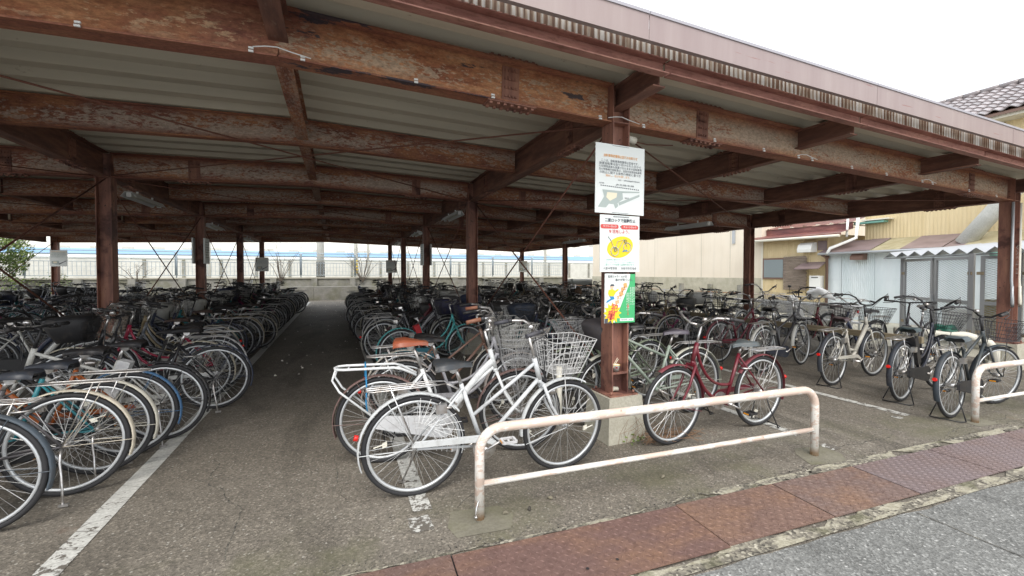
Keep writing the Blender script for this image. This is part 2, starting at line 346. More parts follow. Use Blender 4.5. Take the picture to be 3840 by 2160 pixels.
def arc(c, r, a0, a1, n, plane='xz'):
    out = []
    for i in range(n + 1):
        a = a0 + (a1 - a0) * i / n; p = [0, 0, 0]; ax = {'x': 0, 'y': 1, 'z': 2}
        p = list(c); p[ax[plane[0]]] += r * math.cos(a); p[ax[plane[1]]] += r * math.sin(a); out.append(tuple(p))
    return out

# ------------------------------------------------------------------ ground
def sheet(name, x0, x1, y0, y1, z, m, kind='structure'):
    b = MB(); b.add([(x0, y0, z), (x1, y0, z), (x1, y1, z), (x0, y1, z)], [(0, 1, 2, 3)]); return ob(name, b.mesh(name, m), kind=kind)
sheet('ground', -120, 120, -20, 140, 0, M['asphalt'])
def irregular(name, x0, x1, ylo, yhi, z, m, step=.05, amp=.05, seed=0, fr=3., top=None, thick=0, kind='structure'):
    b = MB(); n = int((x1 - x0) / step); lo = []; hi = []
    for i in range(n + 1):
        x = x0 + (x1 - x0) * i / n; e = min(1, i / 3, (n - i) / 3)
        a = noise.noise(Vector((x * fr, seed, 0))) + .5 * noise.noise(Vector((x * fr * 3, seed + 5, 0))) + .3 * noise.noise(Vector((x * fr * 9, seed + 5, 0)))
        c = noise.noise(Vector((x * fr, seed + 9, 0))) + .5 * noise.noise(Vector((x * fr * 3, seed + 15, 0)))
        l = ylo(x) + a * amp * (0 if top == 'hi' else 1); h = yhi(x) + c * amp * (0 if top == 'lo' else 1)
        if h < l + .004: h = l + .004
        m_ = (l + h) / 2; lo.append((x, m_ + (l - m_) * e, z)); hi.append((x, m_ + (h - m_) * e, z))
    vs = lo + hi; fs = [(i, i + 1, n + 2 + i, n + 1 + i) for i in range(n)]
    b.add(vs, fs)
    return ob(name, b.mesh(name, m), kind=kind)
# road: rotated a little like the plates (they run y = 2.12 - .052 (x - 2))
yl = lambda x: 1.675 - .052 * (x - 2)        # near edge of the plates
yh = lambda x: 2.1 - .052 * (x - 2)        # far edge
irregular('road', -40, 60, lambda x: -20, lambda x: yl(x) - .11, .004, M['road'], step=.12, amp=.05, seed=3, fr=1.6, top='hi_')
irregular('gutter_edge', -6, 14, lambda x: yl(x) - .1, lambda x: yl(x) - .004, .008, M['concrete_edge'], amp=.13, seed=12, fr=2.1, top='hi')
irregular('gutter_kerb', -3, 1.9, lambda x: yh(x) + .012, lambda x: yh(x) + .035, .008, M['concrete_edge'], amp=.07, seed=21, fr=2.5, top='lo')
irregular('gutter_kerb', 2.0, 3.45, lambda x: yh(x) + .012, lambda x: yh(x) + .085, .008, M['concrete_edge'], amp=.14, seed=31, fr=2.5, top='lo')
irregular('gutter_kerb', 3.25, 6.2, lambda x: yh(x) + .012, lambda x: yh(x) + .1, .008, M['concrete_edge'], amp=.2, seed=44, fr=2.2, top='lo')
# road joint crack
b = MB(); pts = [(3.33 + .012 * noise.noise(Vector((y * 4, 0, 0))), y, .0085) for y in [1.47 - i * .07 for i in range(24)]]
for p, q in zip(pts, pts[1:]): b.bar(p, q, .006, .001)
ob('road_joint', b.mesh('road_joint', M['gravel']), kind='structure')
# asphalt cracks
b = MB()
for (x0, y0, ang, L) in [(-.55, 2.6, 1.9, 1.6), (.05, 3.0, 1.6, 1.2), (5.2, 2.1, 0., 1.4), (3.9, 2.35, -.1, .8), (.7, 2.63, .35, .35), (1.7, 2.16, 0.0, 1.7), (6.2, 2.1, -.2, 1.)]:
    p = Vector((x0, y0, .0015))
    for k in range(int(L / .04)):
        a = ang + .9 * noise.noise(Vector((k * .35, x0 * 9, y0))); q = p + Vector((math.cos(a), math.sin(a), 0)) * .04
        b.bar(p, q, .006 * (.5 + abs(noise.noise(Vector((k * .5, 3, x0)))) * 2), .0012); p = q
ob('asphalt_crack', b.mesh('asphalt_crack', M['gravel']), kind='structure')
# painted lines
def line(x0, x1, y0, y1, xc, w, jag=.03, seed=0, dx=0):
    b = MB(); n = 60; a0 = []; a1 = []
    for i in range(n + 1):
        y = y0 + (y1 - y0) * i / n; j = .006 * noise.noise(Vector((y * 9, seed, 0))); xx = xc + dx * (y - y0)
        a0.append((xx - w / 2 + j, y + (jag * noise.noise(Vector((1, seed, 3))) if i == 0 else 0), .004)); a1.append((xx + w / 2 + .006 * noise.noise(Vector((y * 9, seed + 4, 0))), y, .004))
    b.add(a0 + a1, [(i, n + 1 + i, n + 2 + i, i + 1) for i in range(n)])
    ob('painted_line', b.mesh('painted_line', M['line']), kind='structure')
line(0, 0, 2.6, 24.5, -1.35, .125, seed=1)
line(0, 0, 2.68, 24.5, .49, .12, seed=2, dx=.001); line(0, 0, 2.46, 2.62, .45, .13, seed=8)
line(0, 0, 2.62, 21, 3.95, .1, seed=3); line(0, 0, 2.28, 2.4, 3.93, .12, seed=5)
line(0, 0, 2.55, 21, 5.56, .1, seed=4); line(0, 0, 2.52, 2.6, 5.38, .07, seed=6)
line(0, 0, 6, 21, -4.75, .12, seed=7)
# footing patches of the guard rail
for pts in ([(.62, 2.33), (.93, 2.3), (1.0, 2.42), (.96, 2.55), (.66, 2.6), (.6, 2.45)], [(3.42, 2.16), (3.74, 2.1), (3.86, 2.2), (3.9, 2.38), (3.6, 2.44), (3.5, 2.36)], [(5.8, 2.1), (6.1, 2.05), (6.16, 2.25), (5.85, 2.3)]):
    b = MB(); b.add([(x + R_.uniform(-.01, .01), y + R_.uniform(-.01, .01), .003) for x, y in pts], [list(range(len(pts)))]); ob('footing_patch', b.mesh('footing_patch', M['patch']), kind='structure')
# chequer plates
def plate(x0, x1, wd, z, m, tilt=0, yo=0, holes=()):
    L = x1 - x0; b = MB(); b.box(0, L, 0, wd, 0, .006)
    p = .034; nx = int(L / p); ny = int(wd / p)
    for i in range(nx):
        for j in range(ny):
            cx = (i + .5) * L / nx; cy = (j + .5) * wd / ny; a = rad(45) if (i + j) % 2 else rad(-45)
            c, s_ = math.cos(a), math.sin(a); l, w_ = .0155, .0038
            vs = [(cx - c * l, cy - s_ * l, .006), (cx + s_ * w_, cy - c * w_, .0062), (cx + c * l, cy + s_ * l, .006), (cx - s_ * w_, cy + c * w_, .0062), (cx, cy, .0092)]
            b.add(vs, [(0, 1, 4), (1, 2, 4), (2, 3, 4), (3, 0, 4)])
    b.cur = 1
    for hx, hy in holes: b.add([(hx + .009 * math.cos(k), hy + .009 * math.sin(k), .0105) for k in [i * math.pi / 4 for i in range(8)]], [list(range(8))])
    o = ob('drain_cover_plate', b.mesh('drain_cover_plate', m, M['black'])); o.location = (x0, yl(x0) + yo, z); o.rotation_euler = (tilt, 0, math.atan(-.052)); return o
specs = [(-1.35, -.42, 0, .009, 'plate', (), 'rusty chequer plate at the bottom edge, mostly cut off by the frame'),
         (-.415, .52, 0, .009, 'plate', ((.6, .3),), 'rusty chequer plate in front of the white striped lane end, second from the left'),
         (.525, 1.965, -.015, .013, 'plate', ((.62, .1), (.8, .11)), 'rust red chequer plate with two dark lifting holes and a raised corner'),
         (1.975, 2.8, 0, .009, 'plate', (), 'orange rusted chequer plate right of the raised one'),
         (2.81, 3.63, .0, .009, 'plate', (), 'brown chequer plate in the middle of the drain'),
         (3.64, 4.575, .0, .009, 'plate2', (), 'lilac grey chequer plate below the right end of the guard rail'),
         (4.585, 5.6, .0, .009, 'plate2', (), 'lilac grey chequer plate second from the right edge'),
         (5.61, 6.6, .0, .009, 'plate2', (), 'lilac grey chequer plate reaching the right edge of the view')]
PC = {0: (.2, .13, .11), 1: (.19, .125, .105), 2: (.19, .115, .098), 3: (.22, .14, .11), 4: (.21, .15, .13)}
for k_, (x0, x1, yo, z, m, h, lab) in enumerate(specs):
    op = (tag(plate(x0, x1, .43, z, M[m], 0, yo, h), lab, 'drain cover', 'chequer plates over the gutter'))
    op.color = (*PC.get(k_, (.25, .18, .16)), 1)
b = MB(); x0 = -6
b.add([(-6, yl(-6) + .004, .0065), (16, yl(16) + .004, .0065), (16, yh(16) + .006, .0065), (-6, yh(-6) + .006, .0065)], [(0, 1, 2, 3)]); ob('gutter_bed', b.mesh('gutter_bed', M['black']), kind='structure')
# crumbs, pebbles, twigs: stuff
def crumbs(name, n, fx, m, smin, smax, seed):
    r = random.Random(seed); b = MB()
    for k in range(n):
        x, y = fx(r); s_ = r.uniform(smin, smax); a = r.uniform(0, 6.3)
        v = [(x + s_ * math.cos(a + i * 2.1) * r.uniform(.6, 1.1), y + s_ * math.sin(a + i * 2.1) * r.uniform(.6, 1.1), .001) for i in range(3)] + [(x, y, s_ * r.uniform(.5, 1.))]
        b.add(v, [(0, 1, 3), (1, 2, 3), (2, 0, 3)])
    return ob(name, b.mesh(name, m), kind='stuff')
def f1(r):
    x = r.uniform(-1, 8); return x, yh(x) + abs(r.gauss(0, .06)) + .03
crumbs('crumbled_asphalt_grit', 1500, f1, M['gravel'], .003, .011, 1)
crumbs('gutter_grit', 1200, lambda r: (lambda x: (x, yl(x) - abs(r.gauss(0, .05)) - .03))(r.uniform(0, 9)), M['gravel'], .003, .01, 2)
def f3(r):
    x = r.uniform(-1.3, 7); return x, r.uniform(2.2, 3.1)
crumbs('scattered_litter', 160, f3, M['gravel'], .004, .011, 3)
crumbs('aisle_litter', 70, lambda r: (r.uniform(-1.2, .4), r.uniform(7, 24)), M['ivory'], .01, .03, 4)
for i, (x, y, s_) in enumerate([(.96, 2.44, .02), (1.12, 2.43, .018), (1.3, 2.5, .012), (2.2, 2.45, .014)]):
    b = MB(); b.tube([(-.02, 0, .006), (-.008, .008, .012), (.006, .002, .013), (.02, -.006, .004)], [.003, .012, .011, .004], 5)
    tag(ob('dead_leaf', b.mesh('dead_leaf', M['pebble']), loc=(x, y, 0), rot=(0, 0, i * 1.3)), ['dark crumpled leaf nearest the left foot of the guard rail', 'dark crumpled leaf a hand right of the guard rail foot', 'small dark leaf under the lower rail, third from the left foot', 'small dark leaf under the middle of the guard rail'][i], 'leaf', 'dead leaves under the guard rail')

# ------------------------------------------------------------------ shelter
XR, XP, XL, XS = -.35, 2.37, -3.01, (2.37, 4.85, 7.33)
SL = .029
zb = lambda X: 2.925 - SL * abs(X - XR)          # underside of the main beams
DEP = .345
ROWS = [3.28 + 4.5 * i for i in range(5)]
BX = [3.28 + 2.25 * i for i in range(9)]
shed = thing('bicycle_shelter', 'long open bicycle shelter of rusty steel beams and posts under a folded roof', 'shelter')
def ibeam(L, d=DEP, wf=.15, tf=.012, tw=.009, name='beam', m=None):
    b = MB(); h = d / 2
    b.box(0, L, -wf / 2, wf / 2, h - tf, h); b.box(0, L, -wf / 2, wf / 2, -h, -h + tf); b.box(0, L, -tw / 2, tw / 2, -h + tf, h - tf)
    return b.mesh(name, m or M['beam'])
cache = {}
def put_beam(p, q, d=DEP, wf=.15, m='beam', name='beam'):
    p = Vector(p); q = Vector(q); L = round((q - p).length, 2); key = (L, d, wf, m)
    if key not in cache: cache[key] = ibeam(L, d, wf, m=M[m])
    dv = (q - p).normalized(); o = ob(name, cache[key], shed); o.location = p
    o.rotation_euler = (0, -math.asin(dv.z), math.atan2(dv.y, dv.x)); return o
def eave_x(y): return 9.85 - (y - 3.28) * .03
def boltset(parent_beam, x, d, wf, both=True):
    b = MB(); 
    for sx in range(7):
        for sy in (-1, 1):
            for z, s_ in ((-d / 2 - .012, -1), (d / 2 + .012, 1)):
                X = x - .18 + sx * .06; b.box(X - .012, X + .012, sy * wf * .3 - .012, sy * wf * .3 + .012, z - .014, z + .014)
    for sx in range(4):
        for sz in range(4):
            for sy in (-1, 1):
                X = x - .045 + sx * .03; z = -d * .3 + sz * d * .2; b.box(X - .008, X + .008, sy * .017 - .009, sy * .017 + .009, z - .009, z + .009)
    p = MB(); p.box(x - .21, x + .21, -wf / 2 + .004, wf / 2 - .004, -d / 2 - .01, -d / 2 - .001); p.box(x - .21, x + .21, -wf / 2 + .004, wf / 2 - .004, d / 2 + .001, d / 2 + .01)
    p.box(x - .075, x + .075, -.013, -.0055, -d * .4, d * .4); p.box(x - .075, x + .075, .0055, .013, -d * .4, d * .4)
    sp = ob('splice_plate', p.mesh('splice_plate', M['post']), parent_beam)
    bo = ob('bolts', b.mesh('bolts', M['post']), parent_beam, kind='stuff')
nodes_x = [-10.0, -7.9, -5.45, XL, XR, XP, 4.85, 7.33, None]
for iy, Y in enumerate(BX):
    main = iy % 2 == 0; d = DEP if main else .29; ex = eave_x(Y)
    xs = [-9.95, XL, XR, XP, ex] if main else [-9.95, -7.5, -5.3, XL, XR, XP, 4.85, 7.33, ex]
    for a, c in zip(xs, xs[1:]):
        g = .09 if main else .06
        a2, c2 = a + (g if a != XR else .0), c - (g if c != XR else .0)
        zo = d / 2 if main else DEP - d / 2
        bm = 'beam' if iy else {0: 'beam_smooth', 1: 'beam_smooth', 2: 'beam_orange', 3: 'beam_fine'}[xs.index(a)]
        o = put_beam((a2, Y, zb(a2) + zo), (c2, Y, zb(c2) + zo), d, .15 if main else .1, bm)
        if main and iy < 5:
            L = c2 - a2
            for x in ([L - .95] if c == XP else [.95] if a == XP or a == XL else []) + ([L - 1.1] if c == ex else []) + ([L - .95] if c == XL else []): boltset(o, x, d, .15)
# beams along Y on the ridge, the post lines, purlins between, and the eaves
def ybeams(Xf, yy, d, wf, m, zoff=0., gap=.09, spl=False):
    for a, c in zip(yy, yy[1:]):
        X0, X1 = Xf(a), Xf(c)
        o = put_beam((X0, a + gap, zb(X0) + zoff + d / 2), (X1, c - gap, zb(X1) + zoff + d / 2), d, wf, m)
        if spl and a < 13:
            L = c - a - 2 * gap; boltset(o, .75, d, wf); boltset(o, L - .75, d, wf)
ybeams(lambda y: XR, BX, .2, .12, 'beam', .1, .08)
ybeams(lambda y: XP, ROWS, DEP - .004, .145, 'beam_dark', .004, .09, True)
ybeams(lambda y: XL, ROWS, DEP - .004, .145, 'beam_dark', .004, .09, True)
for X in (4.85, 7.33): ybeams(lambda y, X=X: X, ROWS, .28, .12, 'beam_dark', .06, .09, True)
for X in (-5.3, -7.5): ybeams(lambda y, X=X: X, BX, .26, .12, 'beam_dark', .08, .05)
ybeams(eave_x, ROWS, DEP - .004, .145, 'beam_dark', .004, .09, True)
ybeams(lambda y: -9.95, ROWS, DEP - .004, .145, 'beam_dark', .004)
# stubs and front edge beam
YE = 2.66
for X in (-9.95, -7.5, -5.3, XL, XR, XP, 4.85, 7.33, 9.85):
    d = .2; put_beam((X, YE + .05, zb(X) + .13 + d / 2), (X, 3.275, zb(X) + .13 + d / 2), d, .12, 'beam_dark', 'stub_beam')
xs = [-9.95, -7.5, -5.3, XL, XR, XP, 4.85, 7.33, 10.4]
for a, c in zip(xs, xs[1:]):
    b = MB(); L = c - a - .02; b.box(0, L, -.004, .004, -.08, .03); b.box(0, L, -.07, -.004, -.08, -.072); b.box(0, L, -.07, -.004, .022, .03)
    za, zc = zb(a) + .26, zb(c) + .26
    o = ob('edge_channel', b.mesh('edge_channel', M['channel']), shed); o.location = (a + .01, YE, za); o.rotation_euler = (0, -math.atan2(zc - za, c - a), 0)
# rear edge
for a, c in ((-9.95, XR), (XR, 9.3)): put_beam((a, 22.0, zb(a) + .24), (c, 22.0, zb(c) + .24), .25, .1)
# fascia panels
def fascia(p, q, h=.178, out=0):
    b = MB(); p = Vector(p); q = Vector(q); L = (q - p).length - .006
    b.box(0, L, -.006, 0, 0, h); b.box(0, L, 0, .03, 0, .006)
    o = ob('fascia_panel', b.mesh('fascia_panel', M['fascia']), shed); o.location = p; o.rotation_euler = (0, -math.asin((q - p).normalized().z), math.atan2((q - p).y, (q - p).x))
    t_ = MB(); t_.box(0, L, -.014, .05, h, h + .022); ob('trim', t_.mesh('trim', M['fascia_trim']), o)
fz = lambda X: 3.178 - .021 * abs(X - XR)
xs = [-10.6, -8.6, -5.95, -3.3, XR, 2.03, 4.68, 7.33, 10.45]
for a, c in zip(xs, xs[1:]): fascia((a, 2.43, fz(a)), (c, 2.43, fz(c)))
ys = [2.45, 5, 7.6, 10.2, 12.8, 15.4, 18, 20.6, 22.4]
for a, c in zip(ys, ys[1:]):
    fascia((10.45 - (a - 3) * .03, a, fz(10.4)), (10.45 - (c - 3) * .03, c, fz(10.4))); fascia((-10.6, c, fz(10.4)), (-10.6, a, fz(10.4)))
# closure strip with fine corrugations
for a, c in ((-10.5, XR), (XR, 10.4)):
    b = MB(); n = int((c - a) / .0225); vs = []
    for i in range(n + 1):
        x = a + (c - a) * i / n; y = 2.585 + (.014 if i % 2 else 0); vs += [(x, y, zb(x) + .285), (x, y - .0, zb(x) + .47)]
    b.add(vs, [(2 * i, 2 * i + 2, 2 * i + 3, 2 * i + 1) for i in range(n)]); ob('closure_strip', b.mesh('closure_strip', M['closure']), shed)
# folded roof panels
def fold_panel(L, nf=2):
    b = MB(); p = .36; prof = []
    for k in range(nf):
        o = k * p; prof += [(o, 0), (o + .09, 0), (o + .14, .16), (o + .25, .16), (o + .33, 0)]
    prof.append((nf * p + .02, 0)); vs = []
    for (y, z) in prof: vs += [(0, y, z), (L, y, z)]
    b.add(vs, [(2 * i, 2 * i + 1, 2 * i + 3, 2 * i + 2) for i in range(len(prof) - 1)]); return b.mesh('roof_panel', M['deck'])
ang = math.atan(SL); pr = fold_panel(10.9); pl_ = fold_panel(10.35)
y = 2.6; k = 0
while y < 22.2:
    for side, me in ((1, pr), (-1, pl_)):
        o = ob('roof_panel', me, shed)
        dz = .0015 * (k % 2)
        if side > 0: o.location = (XR, y, zb(XR) + DEP + .012 + dz); o.rotation_euler = (0, ang, 0)
        else:
            o.location = (XR - 10.35, y, zb(XR - 10.35) + DEP + .012 + dz); o.rotation_euler = (0, -ang, 0)
    y += .72; k += 1
b = MB(); b.box(XR - .2, XR + .2, 2.5, 22.4, zb(XR) + .52, zb(XR) + .53); ob('ridge_cap', b.mesh('ridge_cap', M['fascia_trim']), shed)
# posts with base plates and footings
def post_mesh(h):
    b = MB(); w_ = .088; b.box(-w_, -w_ + .011, -w_, w_, 0, h); b.box(w_ - .011, w_, -w_, w_, 0, h); b.box(-w_ + .011, w_ - .011, -.004, .004, 0, h); return b.mesh('post', M['post'])
def footing_mesh(h, w0=.2, w1=.175):
    b = MB(); b.add([(sx * w0, sy * w0, 0) for sx, sy in ((-1, -1), (1, -1), (1, 1), (-1, 1))] + [(sx * w1, sy * w1, h) for sx, sy in ((-1, -1), (1, -1), (1, 1), (-1, 1))], [(3, 2, 1, 0), (4, 5, 6, 7), (0, 1, 5, 4), (1, 2, 6, 5), (2, 3, 7, 6), (3, 0, 4, 7)]); return b.mesh('footing', M['concrete'])
FH = .4; fm = footing_mesh(FH)
posts = [(XP, Y, 0) for Y in ROWS] + [(XL, Y, 0) for Y in ROWS[0:]] + [(eave_x(Y), Y, 0) for Y in ROWS] + [(-9.75, Y, 0) for Y in ROWS[1:]]
for (x, Y, _) in posts:
    h = zb(x) - FH - .012; o = ob('post', post_mesh(h), shed); o.location = (x, Y, FH + .012)
    f = ob('footing', fm, shed); f.location = (x, Y, 0)
    b = MB(); b.box(-.15, .15, -.15, .15, 0, .012)
    for sx in (-1, 1):
        for sy in (-1, 1): b.tube([(sx * .12, sy * .12, .012), (sx * .12, sy * .12, .04)], .012, 6)
    bp = ob('base_plate', b.mesh('base_plate', M['post']), o); bp.location = (0, 0, -.012)
    s_ = MB(); w_ = .09
    s_.box(-w_, -w_ + .01, -w_, w_, 0, DEP); s_.box(w_ - .01, w_, -w_, w_, 0, DEP); s_.box(-w_ + .01, w_ - .01, -.09, .09, -.002, .008); s_.box(-w_ + .01, w_ - .01, -.004, .004, .008, DEP)
    hd = ob('post_head', s_.mesh('post_head', M['post']), o); hd.location = (0, 0, h)
b = MB(); b.box(-.077, .077, -.086, -.005, 0, .008); b.box(-.077, .077, -.086, -.08, .008, .02)
sh = ob('shelf_plate', b.mesh('shelf_plate', M['post']), shed, loc=(XP, 3.28, .585))
# brace rods
def rod(p, q, r=.01):
    b = MB(); b.tube([p, q], r, 6); ob('brace_rod', b.mesh('brace_rod', M['rod']), shed)
for X in (XP, XL):
    for a, c in zip(ROWS, ROWS[1:]):
        rod((X + .03, a + .1, .5), (X + .03, c - .1, zb(X) - .03)); rod((X - .03, a + .1, zb(X) - .03), (X - .03, c - .1, .5))
for a, c in zip(ROWS[:3], ROWS[1:]):
    for x0, x1 in ((XL, XP), (XP, 9.7), (-9.9, XL)):
        rod((x0 + .1, a + .1, zb(x0) + .0), (x1 - .1, c - .1, zb(x1) + .0), .008); rod((x0 + .1, c - .1, zb(x0) + .02), (x1 - .1, a + .1, zb(x1) + .02), .008)
for Y in ROWS[2:4]:
    rod((-9.8, Y, .4), (-9.8, Y + 4.4, 2.6)); rod((-9.8, Y, 2.6), (-9.8, Y + 4.4, .4))
# cable and white clips on the front beam, looping round posts
b = MB(); cb = MB()
for x in (-2.1, -1.35, -.5, -.2, .55, 1.15, 2.15, 2.62, 3.5, 4.2, 4.75, 4.98, 5.7, 6.4, 7.2, 7.45, 8.4, 9.2):
    for dy, dz in ((-.078, .022), (-.083, .0)): b.box(x - .014, x + .014, 3.28 + dy - .005, 3.28 + dy + .005, zb(x) + dz - .002 + .002, zb(x) + dz + .012)
for x0 in (XR, XP, 4.86, 7.33):
    cb.tube([(x0 - .14, 3.195, zb(x0) + .03), (x0 - .07, 3.19, zb(x0) + .045), (x0, 3.185, zb(x0) + .05), (x0 + .08, 3.19, zb(x0) + .035), (x0 + .2, 3.195, zb(x0) + .018)], .004, 5)
ob('cable_clips', b.mesh('cable_clips', M['white']), shed, kind='stuff'); ob('cable', cb.mesh('cable', M['white']), shed)
b = MB(); b.tube([(XP + .16, 3.33, 2.77), (XP + .3, 3.4, 2.775), (XP + .55, 3.5, 2.8), (XP + .8, 3.42, 2.8)], .006, 5); ob('cable', b.mesh('cable', M['rod']), shed)
b = MB(); b.tube([(XP + .16, 3.32, 2.76), (XP + .26, 3.34, 2.76)], .035, 10); b.box(XP + .1, XP + .16, 3.3, 3.36, 2.72, 2.76)
tag(ob('junction_box', b.mesh('junction_box', M['ivory'])), 'small round grey junction box under the front beam beside the sign post', 'junction box')

# fluorescent lamps under the Y beams
def lamp(X, Y, z, label):
    t = thing('fluorescent_lamp', label, 'lamp', (X, Y, z), 0, 'fluorescent lamps under the shelter beams')
    b = MB(); b.extr([(-.1, -.03), (-.045, .045), (.045, .045), (.1, -.03), (.095, -.033), (.04, .038), (-.04, .038), (-.095, -.033)], -.62, .62); ob('reflector', b.mesh('reflector', M['white']), t)
    b = MB(); b.tube([(0, -.58, -.005), (0, .58, -.005)], .016, 8); ob('tube', b.mesh('tube', M['ivory']), t)
    b = MB(); b.box(-.03, .03, -.6, -.575, -.03, .036); b.box(-.03, .03, .575, .6, -.03, .036); b.box(-.012, .012, -.3, -.28, .046, .1); b.box(-.012, .012, .28, .3, .046, .1); ob('bracket', b.mesh('bracket', M['white']), t)
rowname = ['nearest', 'second nearest', 'third nearest', 'farthest']
for X, side in ((XL + .12, 'left'), (XP - .14, 'middle'), (7.2, 'right')):
    for i, Y in enumerate((8.75, 13.1, 17.6) if X < 7 else (7.3, 12.2)):
        lamp(X, Y, zb(X) - .17, f'{rowname[i]} unlit white strip lamp under the {side} beam line')

# ------------------------------------------------------------------ text helper and signs
_dg = None
def text_mesh(txt, size, align='CENTER', bold=0.):
    cu = bpy.data.curves.new('lettering', 'FONT'); cu.body = txt; cu.size = size; cu.align_x = align; cu.align_y = 'CENTER'; cu.offset = bold; cu.resolution_u = 2
    o = bpy.data.objects.new('lettering', cu); C.objects.link(o); dg = bpy.context.evaluated_depsgraph_get()
    me = bpy.data.meshes.new_from_object(o.evaluated_get(dg)); bpy.data.objects.remove(o); bpy.data.curves.remove(cu); return me
def lettering(parent, txt, x, z, size, m, width=None, y=-.006, bold=0., rot=0, xs=1.0):
    me = text_mesh(txt, size, bold=bold); me.materials.clear(); me.materials.append(m)
    o = ob('lettering', me, parent); s_ = xs
    if width:
        w_ = max(v.co.x for v in me.vertices) - min(v.co.x for v in me.vertices); s_ = width / w_
    o.location = (x, y, z); o.rotation_euler = (rad(90), rot, 0); o.scale = (s_, 1 if not width else max(.8, min(1.25, s_)), 1); return o
def poly(parent, name, pts, m, y=-.005):
    b = MB(); b.add([(px, y, pz) for px, pz in pts], [list(range(len(pts)))]); return ob(name, b.mesh(name, m), parent)
def board(t, w_, h, m=None, name='board'):
    b = MB(); b.box(-w_ / 2, w_ / 2, -.003, .003, -h / 2, h / 2); return ob(name, b.mesh(name, m or M['sign_white']), t)
YS = 3.28 - .1
# sign A
sA = thing('notice_board', 'large white no-parking-zone notice with street map, topmost on the front post', 'sign', (2.35, YS, 2.335)); sA.rotation_euler = (0, rad(.6), 0)
bd = board(sA, .525, .61)
lettering(sA, '自転車等放置禁止区域のお知らせ', 0, .2, .034, M['ink_orange'], .36, bold=.0006)
for i, (tx, mm, wd, xx) in enumerate([('ここは、自転車等放置禁止区域です。', 'ink_black', .4, 0), ('放置自転車は取り付けられた日から', 'ink_black', .45, 0), ('七日間経過後も放置されたままの自転車等', 'ink_black', .46, 0), ('及び原動機付自転車は、加賀市放置自転車等', 'ink_black', .46, 0), ('の防止に関する条例の規定に基づき', 'ink_black', .44, 0), ('撤去し、処分を致します。', 'ink_orange', .26, -.02)]):
    lettering(sA, tx, xx, .155 - i * .026, .02, M[mm], wd)
lettering(sA, '加賀市 ・ 加賀市放置自転車対策協議会', .09, -.005, .014, M['ink_black'], .24)
poly(sA, 'map_block', [(-.19, -.1), (.02, -.1), (.03, -.17), (-.03, -.21), (-.02, -.235), (-.05, -.26), (-.07, -.22), (-.12, -.22), (-.15, -.255), (-.235, -.255), (-.17, -.16)], M['print_grey'])
poly(sA, 'map_area', [(-.14, -.12), (-.035, -.12), (-.04, -.16), (-.11, -.195), (-.15, -.165)], M['print_cream'], -.0058)
poly(sA, 'map_street', [(-.02, -.205), (.21, -.115), (.21, -.135), (-.01, -.23)], M['print_grey']); poly(sA, 'map_street', [(.02, -.1), (.21, -.09), (.21, -.1), (.02, -.115)], M['print_grey'])
for k in range(20): poly(sA, 'map_railway', [(-.21 + k * .021, -.06 - k * .0006), (-.197 + k * .021, -.06 - k * .0006), (-.197 + k * .021, -.068 - k * .0006), (-.21 + k * .021, -.068 - k * .0006)], M['ink_black'])
lettering(sA, '大聖寺駅', -.2, -.045, .014, M['ink_black']); lettering(sA, 'JR北陸本線', .05, -.048, .014, M['ink_black'], .2); lettering(sA, '電話局', .07, -.16, .016, M['ink_black'])
b = MB(); b.box(-.09, .09, -.006, -.004, .293, .295); b.box(-.09, .09, -.006, -.004, -.297, -.295); ob('tie_wire', b.mesh('tie_wire', M['ink_black']), sA)
# sign B
sB = thing('notice_board', 'white double-lock notice with yellow oval bicycle drawing, middle of the front post', 'sign', (2.35, YS, 1.765))
board(sB, .425, .505)
lettering(sB, '二重ロックで盗難防止', 0, .205, .042, M['ink_black'], .33, bold=.001)
for xx, tx in ((-.105, 'ワイヤーロック'), (.11, 'チェーンロック')):
    poly(sB, 'pill', [(xx - .085 + .018 * math.cos(a) if math.cos(a) < 0 else xx + .07 + .018 * math.cos(a), .15 + .02 * math.sin(a)) for a in [i * math.pi / 6 for i in range(12)]], M['ink_red'])
    lettering(sB, tx, xx - .006, .15, .022, M['sign_white'], .14, -.0066, .0004)
lettering(sB, 'や', .003, .15, .022, M['ink_black']); lettering(sB, 'を活用しよう。', 0, .105, .036, M['ink_red'], .22, bold=.0004)
poly(sB, 'oval', [(.0 + .14 * math.cos(a), -.03 + .095 * math.sin(a) + .02 * math.cos(a)) for a in [i * math.pi / 12 for i in range(24)]], M['ink_yellow'])
b = MB()
for c_ in ((-.06, -.07), (.075, -.03)):
    pr_ = [(c_[0] + .04 * math.cos(a), -.0075, c_[1] + .04 * math.sin(a)) for a in [i * math.pi / 8 for i in range(16)]]
    b.tube(pr_, .004, 4, closed=True)
for p, q in (((-.06, -.07), (-.03, .02)), ((-.03, .02), (.04, .04)), ((.04, .04), (.075, -.03)), ((.04, .04), (-.02, -.05)), ((-.02, -.05), (-.06, -.07)), ((-.1, .03), (-.13, .06)), ((-.1, .03), (-.06, -.07))): b.bar((p[0], -.0075, p[1]), (q[0], -.0075, q[1]), .009, .002)
ob('bicycle_drawing', b.mesh('bicycle_drawing', M['print_grey']), sB)
poly(sB, 'drawing_patch', [(.02, -.075), (.075, -.06), (.08, -.05), (.03, -.06)], M['print_blue'], -.0085)
b = MB()
for cx_, cz_ in ((-.055, -.055), (.055, .02)): b.tube([(cx_ + .012 * math.cos(a), -.011, cz_ + .016 * math.sin(a)) for a in [i * math.pi / 5 for i in range(10)]], .0025, 4, closed=True)
ob('lock_drawing', b.mesh('lock_drawing', M['ink_black']), sB)
